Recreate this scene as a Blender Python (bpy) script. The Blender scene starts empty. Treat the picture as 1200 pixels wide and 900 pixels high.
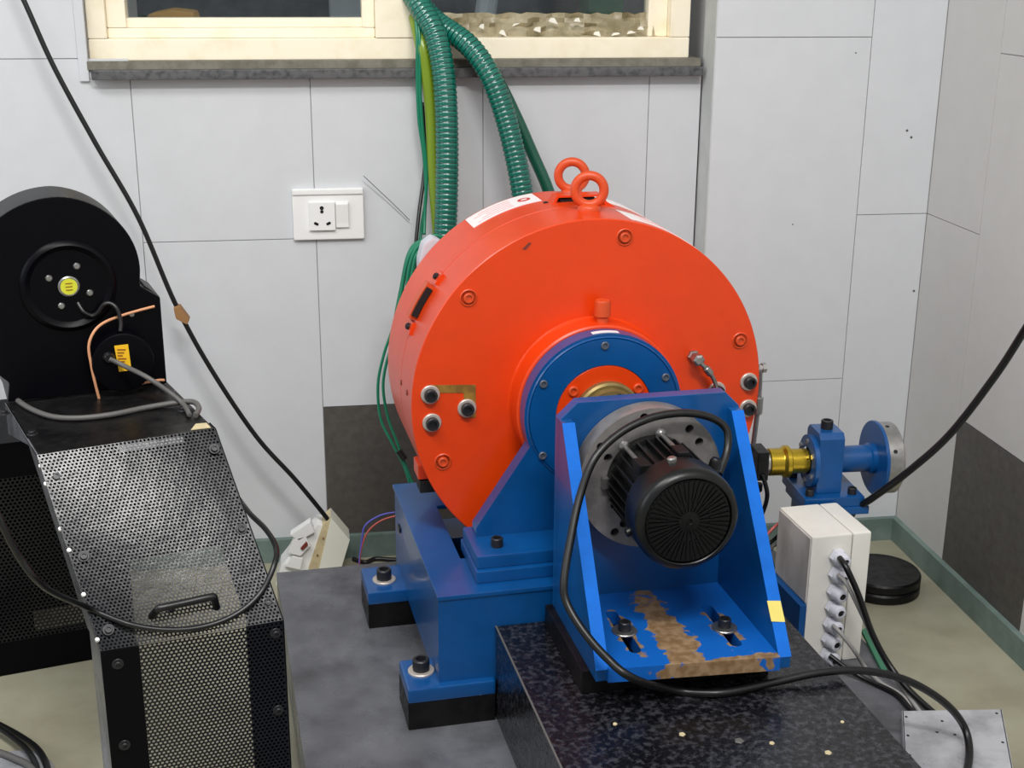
import bpy, bmesh, math, random
from mathutils import Vector, Matrix
from math import sin, cos, pi, radians, atan2, sqrt, hypot
random.seed(7)
S = bpy.context.scene
COL = S.collection

# ------------------------------------------------------------------ camera
cam_d = bpy.data.cameras.new('camera'); cam = bpy.data.objects.new('camera', cam_d); COL.objects.link(cam)
cam_d.sensor_width = 36.0; cam_d.lens = 46.5; cam_d.clip_start = 0.02
PITCH, YAW, ROLL = radians(17.9), radians(8.8), radians(0.35)
_f = Vector((sin(YAW)*cos(PITCH), cos(YAW)*cos(PITCH), -sin(PITCH)))
_r = Vector((cos(YAW), -sin(YAW), 0)); _u = _r.cross(_f)
_r2 = _r*cos(ROLL) + _u*sin(ROLL); _u2 = _u*cos(ROLL) - _r*sin(ROLL)
cam.matrix_world = Matrix(((_r2.x, _u2.x, -_f.x, 0), (_r2.y, _u2.y, -_f.y, 0), (_r2.z, _u2.z, -_f.z, 1.103), (0, 0, 0, 1)))
S.camera = cam

# ------------------------------------------------------------------ world, lights, exposure
wd = bpy.data.worlds.new('room_light'); S.world = wd; wd.use_nodes = True
bg = wd.node_tree.nodes['Background']; bg.inputs[0].default_value = (0.90, 0.95, 1.0, 1); bg.inputs[1].default_value = 0.38

def area_light(name, loc, target, sx, sy, power, color=(1, 1, 1)):
    d = bpy.data.lights.new(name, 'AREA'); d.shape = 'RECTANGLE'; d.size = sx; d.size_y = sy; d.energy = power; d.color = color
    o = bpy.data.objects.new(name, d); COL.objects.link(o); o.location = loc
    o.rotation_euler = (Vector(target) - Vector(loc)).to_track_quat('-Z', 'Y').to_euler()
    return o
area_light('ceiling_tube_light', (0.30, -0.15, 2.65), (0.45, 0.4, 0), 0.85, 0.20, 44, (1.0, 0.985, 0.96))
area_light('side_fill_light', (-2.3, 1.0, 1.55), (0.4, 1.75, .4), 1.0, 1.1, 11, (0.93, 0.97, 1.0))  # added unseen fill lamp at left, puts glare on drum rim and frame
area_light('ceiling_tube_light', (-0.75, 0.75, 2.65), (-0.6, 1.0, 0), 1.2, 0.30, 26, (1.0, 0.985, 0.96))

vs = S.view_settings
vs.view_transform = 'Standard'; vs.look = 'None'; vs.gamma = 1.0; vs.exposure = 0.29; vs.use_curve_mapping = False

# ------------------------------------------------------------------ materials
def lin(c):
    return tuple(((x/255)/12.92 if x/255 <= .04045 else ((x/255 + .055)/1.055)**2.4) for x in c) + (1,)
MATS = {}
def mat(name, rgb, rough=0.5, metal=0.0, var=0.0, scale=30.0, rgb2=None, bump=0.0, bscale=200.0, spec=0.5, coat=0.0, stretch=None, thr=(0.4, 0.6), rvar=0.0, trans=0.0):
    m = bpy.data.materials.new(name); m.use_nodes = True; nt = m.node_tree; n = nt.nodes; l = nt.links
    b = n['Principled BSDF']; c = lin(rgb)
    b.inputs['Base Color'].default_value = c; b.inputs['Roughness'].default_value = rough; b.inputs['Metallic'].default_value = metal
    b.inputs['Specular IOR Level'].default_value = spec; b.inputs['Coat Weight'].default_value = coat
    b.inputs['Transmission Weight'].default_value = trans
    tc = None
    def coord(sc):
        nonlocal tc
        if tc is None: tc = n.new('ShaderNodeTexCoord')
        nz = n.new('ShaderNodeTexNoise'); nz.inputs['Scale'].default_value = sc; nz.inputs['Detail'].default_value = 6; nz.inputs['Roughness'].default_value = 0.62
        if stretch:
            mp = n.new('ShaderNodeMapping'); mp.inputs['Scale'].default_value = stretch
            l.new(tc.outputs['Object'], mp.inputs[0]); l.new(mp.outputs[0], nz.inputs['Vector'])
        else: l.new(tc.outputs['Object'], nz.inputs['Vector'])
        return nz
    if var > 0 or rgb2:
        nz = coord(scale); rp = n.new('ShaderNodeValToRGB')
        c2 = lin(rgb2) if rgb2 else tuple(x*(1 - var) for x in c[:3]) + (1,)
        rp.color_ramp.elements[0].position = thr[0]; rp.color_ramp.elements[1].position = thr[1]
        rp.color_ramp.elements[0].color = c2; rp.color_ramp.elements[1].color = c
        l.new(nz.outputs['Fac'], rp.inputs[0]); l.new(rp.outputs[0], b.inputs['Base Color'])
    if rvar > 0:
        nz = coord(scale*1.7); mr = n.new('ShaderNodeMapRange'); mr.inputs[1].default_value = .35; mr.inputs[2].default_value = .65
        mr.inputs[3].default_value = max(.02, rough - rvar); mr.inputs[4].default_value = min(1, rough + rvar)
        l.new(nz.outputs['Fac'], mr.inputs[0]); l.new(mr.outputs[0], b.inputs['Roughness'])
    if bump > 0:
        nz = coord(bscale); bp = n.new('ShaderNodeBump'); bp.inputs['Strength'].default_value = bump; bp.inputs['Distance'].default_value = .002
        l.new(nz.outputs['Fac'], bp.inputs['Height']); l.new(bp.outputs[0], b.inputs['Normal'])
    MATS[name] = m
    return m
mat('tile', (208, 210, 213), .5, var=.025, scale=22, bump=.05, bscale=90, spec=.4)
mat('tile_side_shaded', (198, 197, 194), .55, var=.025, scale=22, bump=.05, bscale=90, spec=.35)  # same tile with the side wall's weaker light put into its colour
mat('tile_dark', (88, 85, 80), .6, rgb2=(72, 69, 65), scale=60, bump=.1, bscale=150, thr=(.3, .7))
mat('grout', (170, 171, 172), .9)
mat('plaster', (200, 203, 201), .8, var=.1, scale=14)
mat('baseboard', (116, 134, 128), .55, rgb2=(98, 116, 110), scale=12)
mat('floor', (164, 161, 140), .42, rgb2=(148, 143, 122), scale=7, rvar=.1, thr=(.35, .65))
mat('cream', (250, 240, 216), .5, rgb2=(240, 226, 194), scale=16, thr=(.25, .5))
mat('stone', (46, 47, 49), .5, rgb2=(92, 92, 93), scale=90, thr=(.45, .7))
mat('cement', (128, 124, 112), .9, rgb2=(108, 104, 92), scale=40)
mat('glass', (225, 235, 235), .03, trans=1.0)
mat('orange', (222, 62, 5), .32, var=.05, scale=26, bump=.03, bscale=330, spec=.55)
mat('orange_bolt', (206, 74, 30), .4)
mat('blue', (5, 76, 138), .3, var=.15, scale=14, bump=.03, bscale=260, coat=.2)
mat('blue_bright', (8, 104, 204), .6, var=.12, scale=30, spec=.2)
mat('black_steel', (9, 9, 11), .4, rgb2=(20, 19, 19), scale=40, rvar=.1, spec=.28)
mat('bed', (102, 103, 108), .32, rgb2=(68, 68, 72), scale=11, rvar=.14, thr=(.3, .62), bump=.03, bscale=120)
mat('plinth', (12, 12, 15), .2, rgb2=(54, 54, 59), scale=120, rvar=.18, thr=(.36, .52), bump=.6, bscale=70)
mat('black_paint', (5, 5, 8), .5, spec=.1, bump=.02, bscale=300)
mat('blower_black', (4, 4, 8), .36, spec=.12)
mat('mesh_paint', (10, 12, 19), .24, spec=.45, bump=.4, bscale=16)
mat('motor_black', (8, 8, 9), .34, spec=.4, bump=.06, bscale=400)
mat('motor_dark', (8, 8, 9), .7)
mat('rubber', (10, 10, 12), .38)
mat('grey_cable', (150, 148, 146), .5)
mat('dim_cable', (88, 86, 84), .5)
mat('bolt_black', (44, 44, 47), .4, metal=.4)
mat('bolt_grey', (96, 102, 114), .4, metal=.4)
mat('steel', (176, 174, 172), .32, metal=.9, var=.2, scale=60)
mat('washer', (196, 186, 178), .4, metal=.45)
mat('flange_steel', (138, 134, 132), .42, metal=.35, var=.3, scale=30, stretch=(1, 1, 1))
mat('brass', (196, 166, 52), .24, metal=.85, var=.12, scale=30)
mat('brass_dull', (150, 130, 82), .42, metal=.6, var=.2, scale=40)
mat('inlay', (150, 112, 40), .6, rgb2=(120, 84, 28), scale=60)
mat('copper', (210, 150, 110), .5)
mat('sticker', (240, 232, 232), .5)
mat('sticker_red', (200, 60, 60), .5)
mat('sticker_pink', (226, 170, 170), .5)
mat('yellow', (240, 186, 30), .5)
mat('yellow_print', (150, 96, 20), .5)
mat('yellow_green', (205, 205, 50), .5)
mat('tape_yellow', (226, 208, 110), .6)
mat('tape_brown', (150, 108, 66), .7)
mat('white_plastic', (236, 236, 234), .35, spec=.4)
mat('box_plastic', (226, 223, 215), .45, var=.06, scale=16)
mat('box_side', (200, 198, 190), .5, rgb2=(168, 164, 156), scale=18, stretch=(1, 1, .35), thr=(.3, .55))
mat('gland', (206, 206, 216), .4)
mat('hose', (10, 108, 92), .2, spec=.8)
mat('hose_dark', (5, 52, 44), .25, spec=.7)
mat('hose_smooth', (14, 84, 66), .25, spec=.7)
mat('hose_lime', (120, 146, 28), .3, spec=.6)
mat('wire_green', (14, 120, 88), .35)
mat('wire_blue', (90, 90, 190), .4)
mat('wire_red', (190, 90, 84), .4)
mat('sheet', (196, 197, 202), .36, metal=.4, rgb2=(158, 159, 164), scale=16, rvar=.12, thr=(.35, .6))
mat('worn', (150, 118, 84), .6, rgb2=(112, 84, 52), scale=40)
mat('cream_plastic', (226, 226, 212), .45)
mat('beige', (206, 190, 150), .6, var=.2, scale=60)
mat('red_brown', (120, 50, 38), .5)
mat('outside_dark', (64, 64, 70), .8, rgb2=(120, 118, 122), scale=5, thr=(.4, .62))
mat('outside_leaf', (40, 70, 46), .8, rgb2=(24, 36, 30), scale=20)
mat('orange_cloth', (255, 190, 100), .7)
mat('outside_grey', (196, 196, 204), .7)
mat('film', (226, 214, 182), .3, rgb2=(190, 176, 140), scale=24, bump=.6, bscale=40, spec=.7)
mat('film_white', (244, 240, 226), .3, spec=.7)
mat('green_felt', (60, 120, 92), .6)

def worn_blue():
    """blue paint rubbed down to brown metal along the middle of the foot plate and around the slots"""
    m = bpy.data.materials.new('blue_worn'); m.use_nodes = True; nt = m.node_tree; n = nt.nodes; l = nt.links
    b = n['Principled BSDF']; b.inputs['Roughness'].default_value = .42
    tc = n.new('ShaderNodeTexCoord'); sp = n.new('ShaderNodeSeparateXYZ'); l.new(tc.outputs['Object'], sp.inputs[0])
    def M(op, a, bb=None):
        q = n.new('ShaderNodeMath'); q.operation = op
        for i, v in enumerate((a, bb)):
            if v is None: continue
            if isinstance(v, (int, float)): q.inputs[i].default_value = v
            else: l.new(v, q.inputs[i])
        return q.outputs[0]
    def dist(cx, cy, sx, sy):
        return M('SQRT', M('ADD', M('POWER', M('MULTIPLY', M('SUBTRACT', sp.outputs[0], cx), 1/sx), 2), M('POWER', M('MULTIPLY', M('SUBTRACT', sp.outputs[1], cy), 1/sy), 2)))
    nz = n.new('ShaderNodeTexNoise'); nz.inputs['Scale'].default_value = 60; nz.inputs['Detail'].default_value = 5; l.new(tc.outputs['Object'], nz.inputs['Vector'])
    d = M('MINIMUM', M('MINIMUM', dist(.116, .06, .030, .19), dist(.0605, .085, .016, .075)), dist(.1885, .074, .018, .072))
    d = M('MINIMUM', d, dist(.16, -.006, .16, .009))
    d = M('ADD', d, M('MULTIPLY', M('SUBTRACT', nz.outputs['Fac'], .5), 1.8))
    ge = n.new('ShaderNodeNewGeometry'); sn = n.new('ShaderNodeSeparateXYZ'); l.new(ge.outputs['Normal'], sn.inputs[0])
    wall_ = M('MULTIPLY', M('LESS_THAN', sn.outputs[2], .5), M('GREATER_THAN', sp.outputs[1], .012))   # bare metal only where things rub: top face and front edge
    d = M('ADD', d, M('MULTIPLY', wall_, 9.0))
    nz2 = n.new('ShaderNodeTexNoise'); nz2.inputs['Scale'].default_value = 90; nz2.inputs['Detail'].default_value = 6; l.new(tc.outputs['Object'], nz2.inputs['Vector'])
    br_ = n.new('ShaderNodeValToRGB'); br_.color_ramp.elements[0].position = .4; br_.color_ramp.elements[1].position = .62
    br_.color_ramp.elements[0].color = lin((118, 92, 62)); br_.color_ramp.elements[1].color = lin((146, 120, 92)); l.new(nz2.outputs['Fac'], br_.inputs[0])
    rp = n.new('ShaderNodeValToRGB'); rp.color_ramp.elements[0].position = .72; rp.color_ramp.elements[1].position = .80
    rp.color_ramp.elements[0].color = (0, 0, 0, 1); rp.color_ramp.elements[1].color = (1, 1, 1, 1)
    mx = n.new('ShaderNodeMix'); mx.data_type = 'RGBA'; l.new(br_.outputs[0], mx.inputs[6]); mx.inputs[7].default_value = lin((8, 88, 172)); l.new(d, rp.inputs[0]); l.new(rp.outputs[0], mx.inputs[0]); l.new(mx.outputs[2], b.inputs['Base Color'])
    MATS['blue_worn'] = m
worn_blue()

# ------------------------------------------------------------------ mesh helpers
def box(bm, lo, hi, bev=0.0):
    x0, y0, z0 = lo; x1, y1, z1 = hi
    v = [bm.verts.new(p) for p in ((x0, y0, z0), (x1, y0, z0), (x1, y1, z0), (x0, y1, z0), (x0, y0, z1), (x1, y0, z1), (x1, y1, z1), (x0, y1, z1))]
    fs = [bm.faces.new([v[i] for i in q]) for q in ((3, 2, 1, 0), (4, 5, 6, 7), (0, 1, 5, 4), (1, 2, 6, 5), (2, 3, 7, 6), (3, 0, 4, 7))]
    if bev > 0:
        es = list({e for f in fs for e in f.edges})
        bmesh.ops.bevel(bm, geom=es, offset=bev, segments=2, affect='EDGES', profile=.6)
    return bm
def prism(bm, pts, ext, bev=0.0):
    """closed outline pts (3-D) extruded by the vector ext"""
    ext = Vector(ext); a = [bm.verts.new(p) for p in pts]; b = [bm.verts.new(Vector(p) + ext) for p in pts]; n = len(a)
    fs = [bm.faces.new(a[::-1]), bm.faces.new(b)] + [bm.faces.new((a[i], a[(i+1) % n], b[(i+1) % n], b[i])) for i in range(n)]
    bmesh.ops.recalc_face_normals(bm, faces=fs)
    if bev > 0: bmesh.ops.bevel(bm, geom=list({e for f in fs for e in f.edges}), offset=bev, segments=2, affect='EDGES', profile=.6)
    return bm
def frame_of(d):
    d = Vector(d).normalized(); h = Vector((0, 0, 1)) if abs(d.z) < .9 else Vector((1, 0, 0))
    x = h.cross(d).normalized(); return x, d.cross(x), d
def lathe(bm, org, d, prof, seg=32, mats=None):
    """profile of (radius, distance along d) points turned about the axis through org"""
    x, y, z = frame_of(d); org = Vector(org); rings = []; fs = []
    for r, h in prof:
        if r < 1e-6: rings.append([bm.verts.new(org + z*h)])
        else: rings.append([bm.verts.new(org + z*h + (x*cos(2*pi*k/seg) + y*sin(2*pi*k/seg))*r) for k in range(seg)])
    for i in range(len(rings) - 1):
        a, b = rings[i], rings[i+1]
        for k in range(seg):
            k2 = (k+1) % seg
            if len(a) == 1 and len(b) == 1: continue
            if len(a) == 1: f = bm.faces.new((a[0], b[k2], b[k])) if False else bm.faces.new((a[0], b[k], b[k2]))
            elif len(b) == 1: f = bm.faces.new((a[k], b[0], a[k2]))
            else: f = bm.faces.new((a[k], b[k], b[k2], a[k2]))
            if mats: f.material_index = mats[i]
            fs.append(f)
    bmesh.ops.recalc_face_normals(bm, faces=fs)
    return bm
def cyl(bm, p0, p1, r, seg=24, ch=0.0):
    p0 = Vector(p0); p1 = Vector(p1); L = (p1 - p0).length
    pr = [(0, 0), (r, 0), (r, L), (0, L)] if ch == 0 else [(0, 0), (r - ch, 0), (r, ch), (r, L - ch), (r - ch, L), (0, L)]
    return lathe(bm, p0, p1 - p0, pr, seg)
def smooth_path(pts, sub=8):
    P = [Vector(p) for p in pts]; out = []
    for i in range(len(P) - 1):
        p0 = P[max(i-1, 0)]; p1 = P[i]; p2 = P[i+1]; p3 = P[min(i+2, len(P)-1)]
        for k in range(sub):
            t = k/sub
            out.append(.5*((2*p1) + (p2 - p0)*t + (2*p0 - 5*p1 + 4*p2 - p3)*t*t + (3*p1 - p0 - 3*p2 + p3)*t**3))
    out.append(P[-1]); return out
def tube(bm, pts, r, seg=10, sub=8, closed=False, radf=None, matf=None, flat=1.0):
    P = smooth_path(pts, sub) if sub > 1 else [Vector(p) for p in pts]
    n = len(P); rings = []; prev = None
    for i, p in enumerate(P):
        if closed: t = (P[(i+1) % n] - P[i-1]).normalized()
        else: t = (P[min(i+1, n-1)] - P[max(i-1, 0)]).normalized()
        if prev is None: x, y, _ = frame_of(t)
        else:
            x = (prev - t*prev.dot(t)).normalized(); y = t.cross(x)
        prev = x; rr = r*(radf(i) if radf else 1)
        rings.append([bm.verts.new(p + (x*cos(2*pi*k/seg)*flat + y*sin(2*pi*k/seg))*rr) for k in range(seg)])
    fs = []
    for i in range(n if closed else n-1):
        a, b = rings[i], rings[(i+1) % n]
        for k in range(seg):
            f = bm.faces.new((a[k], a[(k+1) % seg], b[(k+1) % seg], b[k])); fs.append(f)
            if matf: f.material_index = matf(i)
    if not closed: fs += [bm.faces.new(rings[0][::-1]), bm.faces.new(rings[-1])]
    bmesh.ops.recalc_face_normals(bm, faces=fs)
    return bm
def resample(pts, step, sub=24):
    P = smooth_path(pts, sub); out = [P[0]]; acc = 0
    for i in range(1, len(P)):
        seg = (P[i] - P[i-1]).length; d = step - acc
        while d <= seg:
            out.append(P[i-1].lerp(P[i], d/seg)); d += step
        acc = (acc + seg) % step
    return out
def torus(bm, c, axis, R, r, seg=32, rs=12):
    x, y, _ = frame_of(axis); c = Vector(c)
    return tube(bm, [c + (x*cos(2*pi*k/seg) + y*sin(2*pi*k/seg))*R for k in range(seg)], r, rs, 1, closed=True)
def plate(bm, outline, holes, org, ux, uy, thick):
    """flat plate with real holes: 2-D outline and hole loops, placed at org with axes ux, uy, thickness along ux x uy"""
    cu = bpy.data.curves.new('tmp', 'CURVE'); cu.dimensions = '2D'; cu.fill_mode = 'BOTH'; cu.extrude = thick/2
    for loop in [outline] + holes:
        s = cu.splines.new('POLY'); s.points.add(len(loop) - 1); s.use_cyclic_u = True
        for p, q in zip(s.points, loop): p.co = (q[0], q[1], 0, 1)
    o = bpy.data.objects.new('tmp', cu); me = bpy.data.meshes.new_from_object(o)
    ux = Vector(ux).normalized(); uy = Vector(uy).normalized(); n = ux.cross(uy); org = Vector(org)
    M = Matrix(((ux.x, uy.x, n.x, org.x), (ux.y, uy.y, n.y, org.y), (ux.z, uy.z, n.z, org.z), (0, 0, 0, 1))) @ Matrix.Translation((0, 0, thick/2))
    me.transform(M); bm.from_mesh(me); bpy.data.objects.remove(o); bpy.data.curves.remove(cu); bpy.data.meshes.remove(me)
    bmesh.ops.remove_doubles(bm, verts=bm.verts, dist=1e-6)
    return bm
def circle(cx, cy, r, n=24): return [(cx + r*cos(2*pi*k/n), cy + r*sin(2*pi*k/n)) for k in range(n)]
def slot(cx, cy, w, L, n=8):
    a = [(cx + w/2*cos(pi*k/n), cy + L/2 - w/2 + w/2*sin(pi*k/n)) for k in range(n+1)]
    b = [(cx - w/2*cos(pi*k/n), cy - L/2 + w/2 - w/2*sin(pi*k/n)) for k in range(n+1)]
    return a + b
def new(): return bmesh.new()

def to_mesh(name, bm, m, off=(0, 0, 0), sharp=35):
    if any(off): bmesh.ops.translate(bm, verts=bm.verts, vec=-Vector(off))
    me = bpy.data.meshes.new(name); bm.to_mesh(me); bm.free()
    for x in (m if isinstance(m, (list, tuple)) else [m]): me.materials.append(MATS[x])
    for p in me.polygons: p.use_smooth = True
    me.set_sharp_from_angle(angle=radians(sharp))
    return me
def tag(o, label=None, cat=None, group=None, kind=None):
    if label: o['label'] = label
    if cat: o['category'] = cat
    if group: o['group'] = group
    if kind: o['kind'] = kind
    return o
def weighted(o):
    w = o.modifiers.new('weighted_normal', 'WEIGHTED_NORMAL'); w.keep_sharp = True; w.weight = 80
    return o
class Thing:
    """an Empty at the thing's base; parts are given in the parent frame's coordinates and shifted to the base"""
    def __init__(s, name, label, cat, base=(0, 0, 0), rot=0.0, group=None, kind=None):
        s.base = Vector(base); s.o = bpy.data.objects.new(name, None); s.o.empty_display_size = .05; COL.objects.link(s.o)
        s.o.location = Matrix.Rotation(rot, 3, 'Z') @ s.base; s.o.rotation_euler = (0, 0, rot)
        tag(s.o, label, cat, group, kind)
    def part(s, name, bm, m, parent=None, label=None, kind=None, sharp=35):
        o = bpy.data.objects.new(name, to_mesh(name, bm, m, s.base, sharp)); COL.objects.link(o); o.parent = parent or s.o; weighted(o)
        return tag(o, label, kind=kind)
    def put(s, name, me, pos, rot=(0, 0, 0), parent=None, scale=1.0):
        o = bpy.data.objects.new(name, me); COL.objects.link(o); o.parent = parent or s.o
        o.location = Vector(pos) - s.base; o.rotation_euler = rot; o.scale = (scale,)*3
        return o
def single(name, bm, m, label, cat, base=(0, 0, 0), rot=0.0, group=None, kind=None, sharp=35):
    o = bpy.data.objects.new(name, to_mesh(name, bm, m, base, sharp)); COL.objects.link(o); weighted(o)
    o.location = Matrix.Rotation(rot, 3, 'Z') @ Vector(base); o.rotation_euler = (0, 0, rot)
    return tag(o, label, cat, group, kind)
def struct(name, bm, m, label=None, parent=None):
    o = bpy.data.objects.new(name, to_mesh(name, bm, m)); COL.objects.link(o); weighted(o)
    if parent: o.parent = parent
    else: o['kind'] = 'structure'
    if label: o['label'] = label
    return o
MR = radians(4.5)          # the test rig stands turned by 4.5 degrees to the wall: its own axes are u (across), w (back), z (up)

def socket_bolt(r, h, m='bolt_black', name='bolt'):
    bm = new(); c = r*.12
    lathe(bm, (0, 0, 0), (0, 0, 1), [(r, 0), (r, h - c), (r - c, h), (r*.62, h), (r*.58, h*.45), (0, h*.45)], 18)
    return to_mesh(name, bm, m)
def washer_mesh(r, ri, h, m='washer'):
    bm = new(); lathe(bm, (0, 0, 0), (0, 0, 1), [(ri, 0), (r, 0), (r, h*.7), (r - h*.3, h), (ri, h), (ri, 0)], 24)
    return to_mesh('washer', bm, m)
BOLT = {}
BOLT['m16'] = socket_bolt(.0118, .017); BOLT['m12'] = socket_bolt(.0092, .009); BOLT['m10'] = socket_bolt(.0085, .013)
BOLT['m6'] = socket_bolt(.0056, .003, 'bolt_grey'); BOLT['m5'] = socket_bolt(.0040, .0035, 'bolt_black'); BOLT['m4'] = socket_bolt(.0040, .0034, 'steel')
BOLT['org'] = socket_bolt(.0072, .004, 'orange_bolt')
WASH = {'m16': washer_mesh(.0185, .009, .003), 'm12': washer_mesh(.0135, .007, .0035), 'm10': washer_mesh(.0165, .007, .0025, 'steel'), 'm5': washer_mesh(.0062, .0030, .0012, 'bolt_black')}
FRONT = (radians(90), 0, 0)     # a bolt whose head looks towards the viewer (-w)

# ================================================================== THE ROOM
GAP = .0013
bm = new(); box(bm, (-2.6, -1.6, -.08), (1.135, 2.36, 0)); struct('floor', bm, 'floor', 'worn grey green painted floor')

# back wall: backing slab with separate tall tiles, running bond
bm = new()
box(bm, (-2.6, 2.353, 0), (-.356, 2.60, 2.8)); box(bm, (-.356, 2.353, 0), (.7, 2.60, .917)); box(bm, (-.356, 2.353, 1.95), (.7, 2.60, 2.8))
wall_back = struct('wall_back', bm, 'grout', 'pale grey tiled back wall under the window')
def tiles(parent, cols, plane, z_of, lim, mt, skip=None, dark=None):
    """cols: list of (start, end, first joint height); plane(a, z, depth) gives a point; a tile is a thin bevelled slab"""
    for ci, (a0, a1, zj) in enumerate(cols):
        zs = [0.0]; z = zj
        while z < 2.8: zs.append(z); z += .632
        zs.append(2.8)
        for z0, z1 in zip(zs, zs[1:]):
            spans = [(a0, a1, z0, z1)]
            if skip: spans = skip(a0, a1, z0, z1)
            for (b0, b1, c0, c1) in spans:
                if b1 - b0 < .01 or c1 - c0 < .01: continue
                bm = new(); lo = plane(b0 + GAP/2, c0 + GAP/2, 0); hi = plane(b1 - GAP/2, c1 - GAP/2, 1)
                l2 = [min(p, q) for p, q in zip(lo, hi)]; h2 = [max(p, q) for p, q in zip(lo, hi)]
                box(bm, l2, h2, .0006)
                m = mt
                if dark and dark(b0, c0): m = 'tile_dark'
                o = struct('tile', bm, m, 'charcoal tile' if m == 'tile_dark' else None, parent)
def skip_window(a0, a1, z0, z1):
    out = []
    X0, X1, Z0, Z1 = -.356, .70, .917, 1.95
    if a1 <= X0 or a0 >= X1 or z1 <= Z0 or z0 >= Z1: return [(a0, a1, z0, z1)]
    if a0 < X0:
        if z1 < .95: return [(a0, a1, z0, z1)]
        out.append((a0, X0 - .016, max(z0, .93), min(z1, Z1)))
        if z0 < .93: out.append((a0, a1, z0, .93))
    elif z0 < Z0: out.append((a0, a1, z0, Z0))
    if z1 > Z1: out.append((a0, a1, Z1, z1))
    return out
js = [-2.6] + [-.291 + .3*k for k in range(-7, 4)] + [.705]
js = sorted(x for x in js if x <= .705)
cols = [(x0, x1, .305 if round((x0 + .291)/.3) % 2 else .623) for x0, x1 in zip(js, js[1:])]
tiles(wall_back, cols, lambda a, z, t: (a, 2.356 if t else 2.350, z), None, None, 'tile', skip_window, lambda a, z: -.05 < a < .05 and z < .1)

# pilaster beside the window
bm = new(); box(bm, (.711, 2.288, 0), (1.15, 2.60, 2.8)); pil = struct('wall_pilaster', bm, 'grout', 'tiled pilaster between window and corner')
tiles(pil, [(.708, .993, .340), (.993, 1.130, .655)], lambda a, z, t: (a, 2.291 if t else 2.285, z), None, None, 'tile')
bm = new(); box(bm, (.7075, 2.2875, 0), (.712, 2.356, 2.8)); struct('side_face', bm, 'plaster', None, pil)

for q in ((1.0750, 2.2846, 0.8076), (1.0844, 2.2846, 0.7953), (1.1196, 2.2846, 0.5077), (0.9650, 2.2846, 0.9449), (0.8711, 2.2846, 0.6405)):
    bm = new(); cyl(bm, q, (q[0], q[1] + .002, q[2]), .0024 if q[0] > 1.0 else .0014, 8); struct('nail_hole', bm, 'dim_cable', None, pil)
# right wall
bm = new(); box(bm, (1.133, -1.6, 0), (1.35, 2.30, 2.8)); wall_right = struct('wall_right', bm, 'grout', 'grey tiled side wall')
cr = [(2.285 - .30*k - .30, 2.285 - .30*k, .655 if k % 2 == 0 else .305) for k in range(12)]
cr = [(2.0845, 2.285, .655)] + [(2.0845 - .28*k - .28, 2.0845 - .28*k, .325 if k % 2 == 0 else .655) for k in range(12)]
tiles(wall_right, cr, lambda a, z, t: (1.136 if t else 1.130, a, z), None, None, 'tile_side_shaded', None, lambda a, z: 1.7 < a < 1.9 and z < .1)

# skirting
bm = new(); box(bm, (-2.6, 2.338, 0), (.708, 2.350, .047), .001); struct('baseboard_back', bm, 'baseboard', 'grey green painted skirting on back wall')
bm = new(); box(bm, (.702, 2.274, 0), (1.130, 2.286, .047), .001); struct('baseboard_pilaster', bm, 'baseboard', 'grey green painted skirting on the pilaster')
bm = new(); box(bm, (1.119, -1.6, 0), (1.131, 2.275, .047), .001); struct('baseboard_right', bm, 'baseboard', 'grey green painted skirting on side wall')

# window
w1 = Thing('window_1', 'cream painted window frame with two panes above stone sill', None, (.16, 2.37, .92), kind='structure')
def wp(name, lo, hi, m='cream', bev=.003, parent=None, label=None):
    bm = new(); box(bm, lo, hi, bev); return w1.part(name, bm, m, parent, label)
Y0, Y1 = 2.366, 2.43
wp('window_frame', (-.356, Y0, .932), (.684, Y1, .968)); wp('window_frame', (-.356, Y0, 1.90), (.684, Y1, 1.95))
wp('window_frame', (-.356, Y0, .968), (-.325, Y1, 1.90)); wp('window_frame', (.648, Y0, .968), (.684, Y1, 1.90))
wp('mullion', (.124, Y0 - .002, .968), (.196, Y1, 1.90))
for x0, x1, nm in ((-.325, .124, 'left'), (.196, .648, 'right')):
    YS = Y0 + .012
    if nm == 'left':
        sash = wp('sash', (x0, YS, .968), (x1, Y1 - .005, .985))
        wp('sash_rail', (x0 + .02, YS + .008, .985), (x1 - .016, Y1 - .008, 1.001), parent=sash)
        wp('sash_rail', (x0, YS, .985), (x0 + .032, Y1 - .006, 1.90), parent=sash); wp('sash_rail', (x1 - .022, YS, .985), (x1, Y1 - .006, 1.90), parent=sash)
        gx0, gx1, gz = x0 + .030, x1 - .020, 1.0
    else:
        sash = wp('sash', (x1 - .036, YS + .01, .968), (x1, Y1 - .005, 1.90))
        gx0, gx1, gz = x0, x1 - .034, .97
    bm = new(); box(bm, (gx0, 2.408, gz), (gx1, 2.412, 1.90)); w1.part('pane', bm, 'glass')
bm = new()   # clear film taped over the bottom of the right hand light, crumpled
N, K = 34, 6
grid = [[bm.verts.new((.245 + (.634 - .245)*i/N, 2.388 + random.uniform(-.008, .008) + .012*k/K, .962 + .046*k/K + random.uniform(-.002, .002))) for k in range(K+1)] for i in range(N+1)]
for i in range(N):
    for k in range(K): bm.faces.new((grid[i][k], grid[i+1][k], grid[i+1][k+1], grid[i][k+1]))
bmesh.ops.solidify(bm, geom=bm.faces[:], thickness=.001)
w1.part('plastic_film', bm, 'film', label='crumpled clear film taped along pane')
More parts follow.
